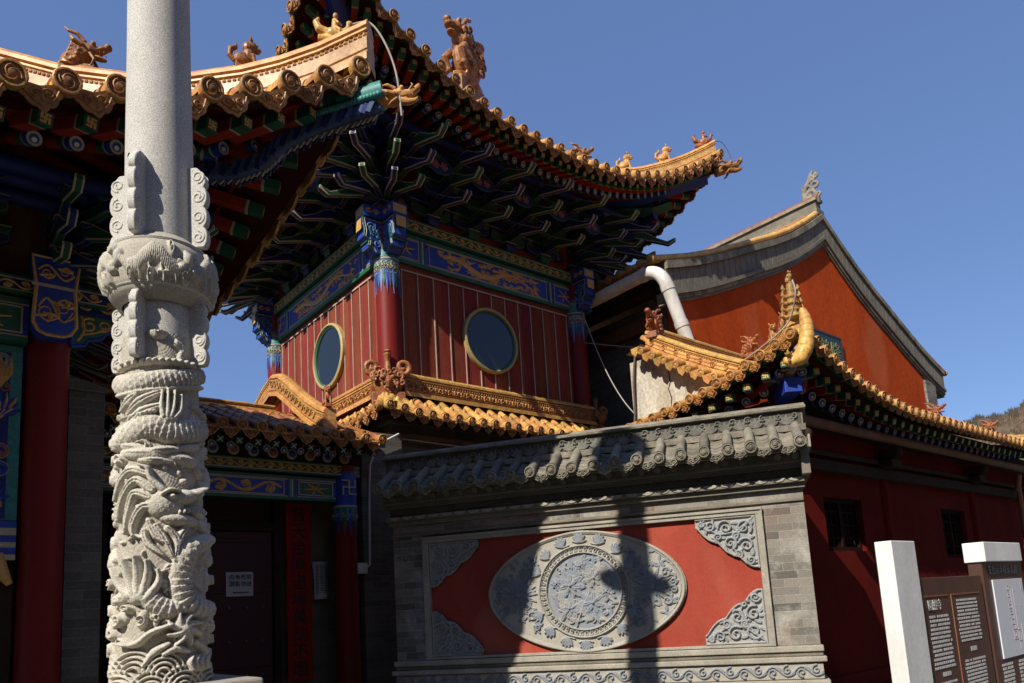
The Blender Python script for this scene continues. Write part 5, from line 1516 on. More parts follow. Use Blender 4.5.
    curl_mask((6.46, 10.94, 5.38), (-.45, -.89, 0), .80, 1); curl_mask((11.62, 10.93, 5.36), (-.1, -1, 0), .66, 2)
bell_tower()

# =================================================================== GATE HALL
def gate_hall():
    X, Y = 1.12, 8.8
    t = thing('gate_hall', 'large gate hall with red columns, dark painted eaves and yellow tiled roof corner', 'hall', (X, Y, 0))
    rnd = random.Random(9)
    for x in (X, -2.7, -6.5):
        b = MB(); b.lathe([(.27, 0), (.3, .1), (.26, .25)], (x, Y, 0), 'stone_pale', n=28); b.tube([(x, Y, .25), (x, Y, 4.7)], .195, 'red_lacquer', n=32); b.build('column', t, smooth=50)
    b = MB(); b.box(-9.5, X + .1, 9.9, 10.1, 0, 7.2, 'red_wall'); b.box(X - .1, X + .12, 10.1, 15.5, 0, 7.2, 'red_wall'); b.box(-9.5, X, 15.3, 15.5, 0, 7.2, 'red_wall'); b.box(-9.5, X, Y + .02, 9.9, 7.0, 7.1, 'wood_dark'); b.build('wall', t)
    b = MB(); b.box(1.34, 1.68, 8.9, 10.1, 0, 4.2, 'brick_dark')
    b.prism([(0, 0), (1.2, 0), (1.2, .28), (0, .06)], (1.66, 8.9, 4.2), (0, 1, 0), (0, 0, 1), .0001, 'brick_dark')
    b.add([(1.32, 8.88, 4.2), (1.70, 8.88, 4.2), (1.70, 10.1, 4.2), (1.32, 10.1, 4.2), (1.32, 8.88, 4.36), (1.70, 8.88, 4.27), (1.70, 10.1, 4.27), (1.32, 10.1, 4.36)], [(0, 3, 2, 1), (4, 5, 6, 7), (0, 1, 5, 4), (1, 2, 6, 5), (2, 3, 7, 6), (3, 0, 4, 7)], 'brick_dark'); b.build('brick_pier', t)
    painted_beam(t, (-4.6, Y - .16), (1, 0), (0, -1), 4.6 + X - .2, 4.56, 5.02, .3, 'flower', rnd=rnd)
    painted_beam(t, (-4.6, Y - .2), (1, 0), (0, -1), 4.6 + X + .5, 5.06, 5.24, .4, 'strip', name='plate_beam', rnd=rnd, base='blue_deep')
    painted_beam(t, (X + .2, Y), (0, 1), (1, 0), 6.0, 4.56, 5.02, .3, 'flower', rnd=rnd)
    # column head with a gilded tongue
    b = MB(); o = V((X - .19, Y - .40, 4.6)); u = V((1, 0, 0)); v = V((0, 0, 1)); n = V((0, -1, 0))
    tongue = [(0, .12), (.05, .03), (.12, 0), (.26, 0), (.33, .03), (.38, .12), (.36, .5), (.40, .82), (-.02, .82), (.02, .5)]
    b.prism(tongue, o + V((0, .3, 0)), u, v, .3, 'blue')
    b.ribbon(tongue + tongue[:1], .035, o, u, v, n, .012, 'gold')
    b.prism([(-.02, .50), (.40, .50), (.40, .53), (-.02, .53)], o, u, v, .012, 'outline')
    deco(b, vine(.3, .38, rnd, 2, .022), o + u * .04 + v * .08, u, v, n, .014, 'gold'); deco(b, vine(.32, .22, rnd, 2, .02), o + u * .03 + v * .56, u, v, n, .014, 'gold')
    b.build('column_head', t, smooth=30)
    # carved spandrel right of the column
    b = MB(); o = V((X + .19, Y - .12, 4.62)); sp = [(0, 0), (.12, .02), (.16, .09), (.28, .12), (.33, .2), (.42, .22), (.46, .34), (.46, .60), (0, .60)]
    b.prism(sp, o + V((0, .1, 0)), u, v, .1, 'green'); b.ribbon(sp + sp[:1], .04, o, u, v, n, .012, 'blue')
    deco(b, [(bez((.05, .06), (.16, .2), (.08, .34), 8), .03), (spiral(.16, .25, .09, .02, 1, 1.3, 14), .028), (spiral(.30, .27, .07, .02, 4, 1.3, 14), .024), (bez((.1, .14), (.26, .18), (.40, .3), 8), .024)], o + n * .004, u, v, n, .014, 'gold')
    b.prism([(.0, .36), (.46, .36), (.46, .60), (.0, .60)], o + n * .002, u, v, .008, 'blue_deep'); deco(b, vine(.42, .18, rnd, 2, .026), o + u * .02 + v * .39 + n * .010, u, v, n, .014, 'gold')
    b.build('spandrel', t, smooth=30)
    # painted panel on the far left
    b = MB(); x0, x1, z0, z1 = -.3, .895, 2.75, 4.54; o = V((x0, Y - .08, z0)); W = x1 - x0; H = z1 - z0
    b.box(x0, x1, Y - .06, Y + .0, z0, z1, 'teal'); b.prism([(.08, .02), (W - .10, .02), (W - .10, H - .08), (.08, H - .08)], o + V((0, .02, 0)), u, v, .012, 'blue_deep')
    o2 = o + V((0, .006, 0))
    def feather(cx, cz, a0, a1, ln, m, k=8):
        for i in range(k):
            a = a0 + (a1 - a0) * i / (k - 1); e = (cx + ln * math.cos(a), cz + ln * math.sin(a))
            b.ribbon([(cx, cz), ((cx + e[0]) / 2 + .03, (cz + e[1]) / 2), e], [.015, .06, .008], o2, u, v, n, .016, m)
    feather(W - .30, 1.22, 1.2, 2.4, .42, 'gold'); feather(W - .18, 1.34, 1.3, 1.9, .34, 'gold', 5); feather(W - .26, 1.02, .4, 1.5, .30, 'blue', 6)
    feather(W - .2, 1.0, 1.0, 2.2, .3, 'gold', 5)
    for cx, cz, r, m in ((W - .18, 1.62, .10, 'blue_pale'), (W - .26, .84, .10, 'teal'), (W - .16, .70, .08, 'pink'), (W - .28, .62, .10, 'blue'), (W - .16, .52, .08, 'blue'), (W - .55, .9, .12, 'blue'), (W - .55, 1.4, .12, 'teal'), (W - .6, .5, .12, 'gold')):
        b.ribbon(spiral(cx, cz, r, .02, cx * 9, 1.4, 18), .04, o2, u, v, n, .014, m); b.ribbon(spiral(cx, cz, r * 1.15, .05, cx * 9, 1.3, 18), .012, o2, u, v, n, .016, 'outline')
    for i in range(60):
        cx, cz = rnd.uniform(.12, W - .14), rnd.uniform(.08, H - .14); r = rnd.uniform(.03, .07); m = rnd.choice(('blue', 'blue_pale', 'teal', 'green', 'gold', 'pink', 'outline'))
        b.ribbon(spiral(cx, cz, r, .012, rnd.uniform(0, 6), rnd.choice((-1.3, 1.3)), 12), .02, o2, u, v, n, .012, m)
        b.ribbon(bez((cx, cz), (cx + rnd.uniform(-.08, .08), cz + .05), (cx + rnd.uniform(-.12, .12), cz + rnd.uniform(-.12, .12)), 5), [.01, .025, .03, .025, .015, .004], o2, u, v, n, .012, m)
    feather(W - .28, .22, .1, 3.0, .22, 'blue', 7); feather(W - .28, .2, .4, 2.7, .15, 'blue_pale', 5); feather(W - .55, .2, .1, 3.0, .2, 'pink', 6)
    b.build('painted_panel', t, smooth=30)
    b = MB()
    for z in (2.72, 2.58, 2.46): b.box(x0, x1, Y - .09, Y + .02, z - .045, z + .02, 'blue')
    b.box(x0, x1, Y - .085, Y + .01, 2.36, 2.72, 'outline'); b.tube([(.72, Y - .06, 2.4), (.78, Y - .08, 2.25), (.86, Y - .08, 2.12)], [.09, .07, .03], 'gold'); b.box(x0, x1, Y, Y + .06, 0, 2.36, 'wood_dark'); b.build('lower_panel', t)
    # brackets
    sc = .78
    for i in range(6): put_bracket(t, 'ab'[i % 2], (X - .85 * (i + 1), Y - .04, 5.25), (0, 1, 0), sc)
    for i in range(6): put_bracket(t, 'ba'[i % 2], (X + .04, Y + .85 * (i + 1), 5.25), (-1, 0, 0), sc)
    corner_bracket(t, (X, Y, 5.25), ((-1, 0), (0, 1)), sc)
    b = MB(); b.box(-6, X, Y + .05, Y + .09, 5.2, 7, 'wood_brown'); b.box(X - .09, X - .05, Y, 15, 5.2, 7, 'wood_brown'); b.build('bracket_board', t)
    b = MB()
    for d_, z in ((.30, 6.05), (.60, 6.08), (.88, 6.06)):
        b.tube([(-6, Y - d_, z), (X + d_ + .5, Y - d_, z)], .085, 'blue_deep', n=12); b.tube([(X + d_, Y - d_ - .5, z), (X + d_, 15, z)], .085, 'blue_deep', n=12)
    b.build('eave_purlin', t, smooth=50)
    kw = dict(z0=5.74, A=1.66, B=5.1, p=2.3, a=.48, b=.05, far=False)
    tip = (3.66, 6.24)
    fr = Eave(tip, (-1, 0), (0, 1), 13.5, inset=.16, **kw); sd = Eave(tip, (0, 1), (-1, 0), 10.5, inset=.62, **kw)
    roof_tiles(t, [fr, sd], .37, .088, 5.4, drip_h=.21, umin=.2, capk=1.24)
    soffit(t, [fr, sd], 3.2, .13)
    fm, rm = rafter_meshes(.7, 2.2, .115, .07)
    place_rafters(t, fr, .33, .26, .95, fm, rm, dz1=.27, dz2=.40, ulim=(.25, 9.0))
    place_rafters(t, sd, .33, .26, .95, fm, rm, dz1=.27, dz2=.40, ulim=(.25, 9.0))
    P = [fr.H(u, -.02) for u in [.03, .4, .7, 1.0, 1.4, 1.9, 2.5, 3.2, 4.2, 5.4]]
    ridge(t, P, .55, .30, name='hip_ridge', band='glaze_red')
    ridge(t, [V((-1.4, 11.4, 9.6)), V((-4, 11.4, 9.55)), V((-7.4, 11.4, 9.6))], .8, .4, name='main_ridge')
    b = MB()                                                         # upper roof body behind the hips
    b.sheet([[V((-9.5, 11.4, 9.5)), V((-1.4, 11.4, 9.5))], [V((-9.5, 16, 6.5)), V((3.2, 16, 6.5))]], 'glaze'); b.build('rear_slope', t)
    f = V((1, -1, 0)).normalized(); top = lambda u: fr.H(u, .52)
    beast_hen(t, top(.30), V((1, -.6, 0)), .40, 'glaze'); beast_sit(t, top(1.0), V((1, -.2, 0)), .44, 'glaze_brown'); beast_dragon(t, top(2.35), V((1, -.5, 0)), .52, 'glaze_brown', tall=.7)
    # carved serpent corner beam
    def dpt(uu, dz): return fr.H(uu, dz)
    b = MB()
    pts = [V((1.9, 8.0, 6.30)), V((2.29, 7.61, 6.36)), V((2.60, 7.30, 6.34)), V((2.80, 7.10, 6.42)), V((2.95, 6.95, 6.60)), V((3.2, 6.70, 6.74)), V((3.5, 6.40, 6.84)), V((3.70, 6.20, 6.90))]
    sm = []
    for i in range(len(pts) - 1):
        for k in range(5): sm.append(pts[i].lerp(pts[i + 1], k / 5))
    sm.append(pts[-1])
    b.tube(sm, [.06 + .03 * math.sin(PI * min(1, i / len(sm) + .15)) for i in range(len(sm))], 'blue_dusk', n=12)
    for i in range(len(sm) - 1):
        p = sm[i]; d = (sm[i + 1] - sm[i]).normalized(); s = d.cross(V((0, 0, 1))).normalized()
        for sg in (-1, 1): b.bar(p + s * (sg * .085) + V((0, 0, .07)), p + s * (sg * .10) - V((0, 0, .08)) - d * .07, .02, .045, 'blue_deep' if i % 2 else 'blue_dusk')
        b.bar(p + V((0, 0, -.07)), p + V((0, 0, -.12)) - d * .05, .04, .014, 'outline', up=(1, 0, 0))
    b.build('carved_corner_beam', t, smooth=50)
    b = MB(); b.tube([V((3.05, 6.85, 6.86)), V((3.4, 6.5, 6.98)), V((3.72, 6.18, 7.06))], [.09, .12, .13], 'teal', n=10)
    for i in range(26):
        p = V((3.05, 6.85, 6.85)).lerp(V((3.70, 6.20, 7.04)), i / 25)
        for sg in (-1, 0, 1): b.ball(p + V((.7, .7, 0)) * (sg * .10) + V((0, 0, -.06 if sg else -.12)), (.045, .045, .04), 'teal', 6, 4)
    b.build('scaled_neck', t, smooth=60)
    beam_head_dragon(t, V((3.80, 6.10, 6.98)), V((1, -1, .2)), .36, 'glaze')
gate_hall()

# =================================================================== SIDE GATE
def side_gate():
    t = thing('side_gate', 'small dark side gate under low yellow tiles with painted lintel, behind the stone pillar', 'gate', (4.0, 10.7, 0))
    rnd = random.Random(4); YF = 10.7
    b = MB(); b.lathe([(.26, 0), (.28, .1), (.24, .2)], (5.45, YF, 0), 'stone_grey', n=24); b.tube([(5.45, YF, .2), (5.45, YF, 4.0)], .185, 'red_lacquer', n=28); c = b.build('column', t, smooth=50)
    b = MB(); o = V((5.45, YF, 0))
    b.lathe([(.192, 3.35), (.192, 3.9)], o, 'blue', n=28, cap=False); b.lathe([(.196, 3.33), (.196, 3.36)], o, 'outline', n=28, cap=False); b.lathe([(.195, 3.12), (.195, 3.32)], o, 'teal', n=28, cap=False)
    for k in range(12):
        a = 2 * PI * k / 12; d = V((math.cos(a), math.sin(a), 0)); uu = V((-math.sin(a), math.cos(a), 0))
        b.ribbon([(0, -.32), (0, -.16), (0, 0), (0, .1)], [.005, .05, .08, .05], o + d * .192 + V((0, 0, 3.2)), uu, V((0, 0, 1)), d, .008, 'blue' if k % 2 else 'green')
        b.ribbon(spiral(0, 0, .04, .01, k, 1.2, 10), .012, o + d * .196 + V((0, 0, 3.2)), uu, V((0, 0, 1)), d, .008, 'outline')
    h = b.build('column_head', c, smooth=50)
    text_part(h, 'emblem', '卍', (5.43, YF - .205, 3.62), (1, 0, 0), (0, 0, 1), .30, 'outline', t=.012)
    painted_beam(t, (1.7, YF - .08), (1, 0), (0, -1), 3.56, 3.42, 3.78, .22, 'flower', rnd=rnd)
    painted_beam(t, (1.7, YF - .14), (1, 0), (0, -1), 3.95, 3.82, 4.0, .3, 'strip', name='plate_beam', rnd=rnd, base='green')
    b = MB()
    for i in range(13):
        x = 1.9 + .29 * i
        b.lathe([(.085, 0), (.08, .02), (.03, .035), (0, .036)], (x, YF - .16, 4.10), 'outline', n=12, ax=(0, -1, 0)); b.lathe([(.055, .03), (.03, .05), (0, .055)], (x, YF - .16, 4.10), 'blue' if i % 2 else 'pink', n=12, ax=(0, -1, 0))
    b.box(1.7, 5.7, YF - .14, YF + .1, 4.02, 4.25, 'wood_dark'); b.build('bracket_board', t, smooth=40)
    # recess
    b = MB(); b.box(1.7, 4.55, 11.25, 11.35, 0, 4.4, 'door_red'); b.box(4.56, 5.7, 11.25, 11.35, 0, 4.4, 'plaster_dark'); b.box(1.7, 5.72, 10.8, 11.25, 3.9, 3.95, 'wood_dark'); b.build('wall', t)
    b = MB(); b.box(4.45, 4.56, 11.1, 11.25, 0, 3.9, 'wood_dark'); b.box(2.2, 2.32, 11.1, 11.25, 0, 3.9, 'wood_dark'); b.box(2.33, 4.449, 11.1, 11.25, 3.0, 3.12, 'wood_dark'); b.build('door_frame', t, bevel=.01)
    for x0, x1 in ((2.34, 3.375), (3.385, 4.44)):
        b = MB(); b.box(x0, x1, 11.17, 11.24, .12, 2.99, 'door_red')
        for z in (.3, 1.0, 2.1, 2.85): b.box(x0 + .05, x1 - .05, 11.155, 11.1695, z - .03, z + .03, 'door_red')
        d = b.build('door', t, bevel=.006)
        for r in range(3):
            for q in range(4):
                k = MB(); k.ball((x0 + .15 + .25 * q, 11.165, 1.85 - .5 * r), (.03, .025, .03), 'iron', 8, 5); k.build('door_stud', d, smooth=60)
    # roof
    ev = Eave((1.55, 10.02), (1, 0), (0, 1), 4.3, inset=0, z0=4.33, A=0, B=1, p=1, a=.38, b=.0, hip=False)
    bk = Eave((1.55, 14.4), (1, 0), (0, -1), 4.5, inset=0, z0=4.33, A=0, B=1, p=1, a=.38, b=.0, hip=False)
    roof_tiles(t, [ev], .262, .066, 2.2, tile='glaze_brown', cap='glaze_cap', pan='glaze_brown', drip_h=.16, umin=.1)
    b = MB(); b.sheet([[bk.S(0, 0), bk.S(0, 2.2)], [bk.S(4.5, 0), bk.S(4.5, 2.2)]], 'glaze_brown'); b.box(1.7, 5.7, 11.36, 14.2, 0, 4.3, 'brick_dark'); b.build('rear_slope', t)
    soffit(t, [ev], 1.4, .18)
    fm, rm = rafter_meshes(.5, 1.0, .095, .06, 'cross')
    place_rafters(t, ev, .262, .10, .46, fm, rm, dz1=.235, dz2=.36, ulim=(.2, 4.4), fan=0)
    ridge(t, [V((1.55, 12.2, 5.12)), V((3.2, 12.2, 5.10)), V((4.9, 12.2, 5.12))], .2, .24)
    # descending ridge at the right end with ringed relief on its flank
    x = 5.0; P = [V((x, 10.22, 4.40)), V((x, 10.5, 4.52)), V((x, 10.9, 4.74)), V((x, 11.3, 5.00)), V((x, 11.7, 5.27)), V((x, 12.0, 5.45)), V((x, 12.3, 5.52)), V((x, 12.7, 5.40)), V((x, 13.4, 5.05))]
    ridge(t, P, .42, .24, name='descending_ridge', band='glaze_cap')
    b = MB()
    for i in range(13):
        f = .35 + i * .135
        y = 10.22 + f; z = np.interp(y, [p.y for p in P], [p.z for p in P]) + .235
        b.lathe([(.062, 0), (.058, .018), (.042, .018), (.038, .0)], (x - .114, y, z - .02), 'glaze_cap', n=12, ax=(-1, 0, 0), cap=False); b.ball((x - .116, y, z - .02), (.012, .02, .02), 'glaze', 6, 4)
    b.build('ridge_relief', t, smooth=50)
    beast_sit(t, (x, 10.30, 4.86), (-.3, -1, 0), .40, 'glaze_red')
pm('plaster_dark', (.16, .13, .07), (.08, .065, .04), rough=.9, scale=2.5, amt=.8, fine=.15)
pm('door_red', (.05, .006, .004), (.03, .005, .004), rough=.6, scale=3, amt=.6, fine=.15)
side_gate()

def notices():
    t = thing('couplet_board', 'tall narrow red board with a column of black characters beside the dark side door', 'signboard', (4.83, 11.06, .72))
    b = MB(); b.box(4.63, 5.03, 11.06, 11.095, .70, 3.45, 'couplet_red'); b.build('board', t, bevel=.005)
    s = '普天金剛道場萬劫不壞'
    for i, ch in enumerate(s): text_part(t, 'character', ch, (4.83, 11.055, 3.25 - .265 * i), (1, 0, 0), (0, 0, 1), .27, 'ink', t=.006)
    t = thing('paper_notice', 'small square white paper notice pasted on the dark side door', 'notice', (3.93, 11.15, 2.0))
    b = MB(); b.sheet([[V((3.74 + .1 * i, 11.150 - .004 * math.sin(i * 1.5 + j), 2.02 + .09 * j)) for i in range(5)] for j in range(5)], 'paper'); o = b.build('sheet', t)
    so = o.modifiers.new('Solid', 'SOLIDIFY'); so.thickness = .002
    text_part(t, 'lettering', '内有危房', (3.95, 11.138, 2.30), (1, 0, 0), (0, 0, 1), .085, 'ink', t=.002); text_part(t, 'lettering', '游客勿进', (3.95, 11.138, 2.20), (1, 0, 0), (0, 0, 1), .085, 'ink', t=.002)
    b = MB()
    for i in range(6): b.box(3.84 + .04 * i, 3.87 + .04 * i, 11.138, 11.141, 2.07, 2.085, 'ink')
    b.build('small_print', t)
    t = thing('torn_notice', 'curled grey paper notice with lines of small print hanging right of the red couplet board', 'notice', (5.26, 11.2, 1.9))
    b = MB(); rows = []
    for j in range(9):
        z = 1.93 + .075 * j
        rows.append([V((5.115 + .068 * i + .02 * math.sin(j * .5) * (i == 0), 11.20 - .03 * math.sin(i * .8) - .02 * (j < 2) * (2 - j), z + (.03 if i == 4 and j == 0 else 0))) for i in range(5)])
    b.sheet(rows, 'paper'); o = b.build('sheet', t, smooth=60); so = o.modifiers.new('Solid', 'SOLIDIFY'); so.thickness = .002
    b = MB()
    for j in range(17):
        for i in range(3): b.box(5.15 + .07 * i, 5.205 + .07 * i, 11.160, 11.163, 2.00 + .029 * j, 2.008 + .029 * j, 'ink')
    b.build('small_print', t)
notices()

# =================================================================== LOW HALL (right)
class GabledEave(Eave):
    """eave of a hip-and-gable roof: the hip stops after g metres"""
    g = 1.1; full = 3.6
    def qmax(s, u, full):
        d = min(u, s.L - u) if s.far else u
        return max(.25, d - s.inset * (1 - s.rise(u)) + .05) if d < s.g else full

def low_hall():
    t = thing('low_hall', 'low red hall with small dark windows, yellow tiled eaves and an upswept horned roof corner', 'hall', (14, 7, 0))
    rnd = random.Random(14)
    YW = 5.75
    b = MB(); wins = ((11.16, 12.42, 2.2, 3.06), (15.75, 16.95, 2.08, 3.05))
    xs = [10.15, 11.16, 12.42, 15.75, 16.95, 21.5]
    for i in range(5):
        if i in (1, 3):
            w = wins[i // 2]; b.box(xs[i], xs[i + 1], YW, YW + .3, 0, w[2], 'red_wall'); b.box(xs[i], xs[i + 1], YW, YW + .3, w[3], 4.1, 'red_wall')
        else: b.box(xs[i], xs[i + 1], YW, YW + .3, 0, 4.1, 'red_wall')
    b.box(10.1, 21.5, YW + .02, YW + .28, 4.1, 4.5, 'wood_dark'); b.box(8.93, 9.14, 5.07, 6.8, 0, 4.0, 'brick_dark')  # brick box: unseen link wall added to keep sun off the front wall
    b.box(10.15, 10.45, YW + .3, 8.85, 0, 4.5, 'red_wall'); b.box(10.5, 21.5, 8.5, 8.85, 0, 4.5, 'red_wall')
    b.build('wall', t)
    b = MB(); b.box(10.0, 21.6, YW - .06, YW - .001, 0, .3, 'red_wall'); b.build('plinth', t, bevel=.01)
    for (x0, x1, z0, z1) in wins:
        b = MB(); y = YW + .12
        for q in ((x0, x1, z0, z0 + .07), (x0, x1, z1 - .07, z1), (x0, x0 + .07, z0 + .07, z1 - .07), (x1 - .07, x1, z0 + .07, z1 - .07), ((x0 + x1) / 2 - .03, (x0 + x1) / 2 + .03, z0 + .07, z1 - .07)): b.box(q[0], q[1], y - .05, y + .03, q[2], q[3], 'shutter')
        k = 7
        for i in range(1, k): x = x0 + (x1 - x0) * i / k; b.box(x - .01, x + .01, y - .02, y + .02, z0 + .07, z1 - .07, 'shutter')
        for i in range(1, 4): z = z0 + (z1 - z0) * i / 4; b.box(x0 + .07, x1 - .07, y - .015, y + .015, z - .01, z + .01, 'shutter')
        w = b.build('window', t); g = MB(); g.box(x0, x1, y + .05, y + .06, z0, z1, 'shutter'); g.build('pane', w)
    for x in (10.25, 13.3, 17.4, 21.0):
        b = MB(); b.tube([(x, YW + .02, .5), (x, YW + .02, 4.0)], .10, 'red_wall', n=20); b.build('column', t, smooth=50)
        b = MB(); b.box(x - .08, x + .08, YW - .34, YW, 3.80, 3.98, 'wood_dark'); b.ball((x, YW - .34, 3.89), (.09, .08, .10), 'wood_dark'); b.box(x - .18, x + .18, YW - .3, YW, 3.64, 3.775, 'wood_dark'); b.build('beam_head', t, smooth=40)
    b = MB(); b.box(9.95, 21.6, YW - .12, YW - .002, 3.45, 3.62, 'wood_dark'); b.box(9.95, 21.6, YW - .09, YW - .003, 3.70, 3.77, 'wood_dark'); b.tube([(9.9, YW - .3, 4.12), (21.6, YW - .3, 4.12)], .08, 'wood_brown', n=14); b.tube([(9.95, YW - .4, 4.12), (9.95, 8.8, 4.12)], .10, 'wood_brown', n=14); b.box(9.98, 10.1, YW, 8.8, 3.5, 4.0, 'wood_brown'); b.build('eave_beam', t, smooth=50)
    kw = dict(inset=.16, z0=4.47, A=.66, B=4.2, p=2., a=.36, b=.05, Qd=2.2)
    fr = GabledEave((9.33, 4.84), (1, 0), (0, 1), 13.0, **kw); lf = Eave((9.33, 4.84), (0, 1), (1, 0), 4.0, far=False, **kw)
    roof_tiles(t, [fr], .262, .066, 3.62, drip_h=.12, umin=.12, names=('roof_tiles', 'eave_tiles'), knob=True)
    roof_tiles(t, [lf], .262, .066, 1.12, drip_h=.12, umin=.12, names=('hip_tiles', 'side_eave_tiles'))
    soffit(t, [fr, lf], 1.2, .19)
    fm, rm = rafter_meshes(.55, 1.0, .115, .074)
    place_rafters(t, fr, .33, .14, .55, fm, rm, dz1=.25, dz2=.37, ulim=(.35, 12.6), fstep=.3, rstep=.5, fan=.6)
    place_rafters(t, lf, .33, .10, .55, fm, rm, dz1=.25, dz2=.37, ulim=(.35, 3.9), fstep=.3, rstep=.5, fan=.6)
    # rear slope and main ridge
    b = MB(); b.sheet([[V((10.4, 8.5, 6.3)), V((10.4, 8.86, 6.2))], [V((21.5, 8.5, 6.3)), V((21.5, 8.86, 6.2))]], 'glaze'); b.build('rear_slope', t)
    ridge(t, [V((10.7, 8.45, 6.25)), V((15, 8.45, 6.22)), V((21.5, 8.45, 6.25))], .42, .26, name='main_ridge')
    # descending ridge over the side gable
    zs = lambda y: fr.S(4, y - 4.84 - .16, 0).z
    P = [V((10.44, y, zs(y) - .08)) for y in (6.15, 6.5, 7.0, 7.5, 8.0, 8.32)]
    ridge(t, P, .38, .24, name='descending_ridge', band='glaze_red')
    b = MB()
    for i in range(8):
        y = 6.45 + i * .245; z = zs(y) + .14
        b.ribbon(spiral(0, 0, .06, .01, i, 1.4, 14), .024, (10.44 - .114, y, z - .06), (0, -1, 0), (0, 0, 1), (-1, 0, 0), .02, 'glaze_cap')
    b.tube([(10.44 - .112, y, zs(y) + .14 - .06) for y in (6.4, 7.0, 7.6, 8.2)], .012, 'glaze_cap', n=5); b.build('ridge_relief', t, smooth=50)
    b = MB(); rr = .062                                             # tile ends hanging over the gable
    for i in range(9):
        y = 6.3 + i * .245; z = zs(y) - .08
        b.tube([(10.10, y, z - .05), (10.45, y, z + .03)], rr, 'glaze', n=10)
        b.lathe([(rr * 1.15, -.02), (rr * 1.15, .02), (rr * .8, .026), (rr * .7, .012), (0, .025)], (10.10, y, z - .05), 'glaze_cap', n=14, ax=(-1, 0, -.15))
        w = .1; h = .15; yy = y + .122; zz = zs(yy) - .145
        b.prism([(-w, .02), (w, .02), (w * .8, -h * .5), (0, -h), (-w * .8, -h * .5)], (10.11, yy, zz), (0, -1, 0), (0, 0, 1), .025, 'glaze_cap')
        b.box(10.13, 10.45, yy - .09, yy + .09, zz + .0, zz + .025, 'glaze_cap')
    b.build('gable_tiles', t, smooth=45)
    b = MB(); poly = [(6.0, 4.72), (8.80, 4.72), (8.80, 6.02), (8.4, 6.0)] + [(y, zs(y) - .20) for y in (8.2, 7.8, 7.4, 7.0, 6.6, 6.2)]
    b.prism([(y, z) for y, z in poly], (10.40, 0, 0), (0, 1, 0), (0, 0, 1), .12, 'plaster_pale'); b.build('gable_wall', t, bevel=.01)
    b = MB()                                                         # crack and filled seam in the plaster
    b.tube([(10.396, 7.92, 5.62), (10.396, 7.9, 5.4), (10.396, 7.95, 5.3), (10.396, 7.9, 5.1), (10.396, 7.93, 4.95)], [.008, .012, .01, .012, .006], 'wood_dark', n=5); b.build('crack', t)
    # hip ridge with its figures, seen end-on
    P = [fr.H(u, 0) for u in (.14, .35, .6, .9, 1.15, 1.35)]
    ridge(t, P, .36, .24, name='hip_ridge', band='glaze_red')
    f = V((-1, -1, 0)).normalized(); top = lambda u: fr.H(u, .35)
    beast_sit(t, top(.55), f, .36, 'glaze_brown'); beast_sit(t, top(.95), f, .40, 'glaze_brown')
    beast_dragon(t, (10.46, 6.32, zs(6.32) + .38), (-.3, -1, 0), .40, 'glaze_brown', tall=.8)
    beast_dragon(t, (10.44, 8.18, zs(8.2) + .24), (-1, -.35, 0), .56, 'glaze_red', tall=.85)
    # corner beam, blue end and ribbed horn
    b = MB(); p2 = fr.S(.02, .02, -.24); b.tube([fr.H(1.3, -.36), fr.H(.6, -.30), p2], [.12, .12, .11], 'wood_pale', n=4); b.build('corner_beam', t)
    b = MB(); q = fr.H(.42, -.52); d = V((1, 1, 0)).normalized(); b.bar(q, q + d * .8, .24, .22, 'blue'); b.build('corner_beam_end', t, bevel=.008)
    b = MB(); c = V((9.29, 4.91, 4.78)); lat = V((.77, -.64, 0)); fw = V((-.72, -.69, 0))
    key = [(-.22, -.10, .05), (-.12, -.115, .105), (.0, -.08, .13), (.09, .06, .13), (.125, .22, .12), (.135, .36, .108), (.125, .48, .09), (.10, .575, .062), (.085, .615, .025)]
    path = []; rs = []
    for i in range(len(key) - 1):
        for k in range(9):
            f_ = k / 9; a_, b2 = key[i], key[i + 1]
            x, z, r = (a_[j] + (b2[j] - a_[j]) * f_ for j in range(3))
            path.append(c + lat * x + fw * (.12 + .05 * z) + V((0, 0, z)))
            groove = max(0, 1 - abs(((i + f_) * 1.5) % 1 - .5) / .14) * .06 if i > 1 else 0
            rs.append(r * (1 - groove) * .82)
    b.tube(path, rs, 'glaze', n=20, up=(.69, -.72, 0)); b.build('roof_horn', t, smooth=70)
    beam_head_dragon(t, c + fw * .06 + lat * -.10 + V((0, 0, -.08)), fw - lat * .5, .27, 'glaze')
    # upturned ridge tip: stacked curls, one above the other, under the last figure
    b = MB(); q = random.Random(8); o = fr.H(.16, .30)
    for i in range(5):
        z = .10 * i; b.ball(o + V((.015 * math.sin(i * 2), .0, z)), (.12 - .012 * i, .12 - .012 * i, .045), 'glaze_cap', 12, 6)
        for sg in (-1, 1): b.tube([o + lat * (sg * .08) + V((0, 0, z)), o + lat * (sg * (.16 - .012 * i)) + V((0, 0, z + .03)), o + lat * (sg * (.15 - .012 * i)) + V((0, 0, z + .09))], [.03, .03, .012], 'glaze_cap', n=6)
    b.tube([o, o + V((0, 0, .50))], [.085, .05], 'glaze_cap', n=10); b.build('ridge_tip', t, remesh=.010)
    beast_hen(t, o + V((0, 0, .50)), fw, .24, 'glaze_cap')
    # ridge beasts further along the eaves
    beast_dragon(t, fr.S(6.2, .55, .12), (0, -1, 0), .42, 'glaze_red', tall=.6); beast_dragon(t, fr.S(9.1, .55, .12), (0, -1, 0), .42, 'glaze_red', tall=.6)
low_hall()

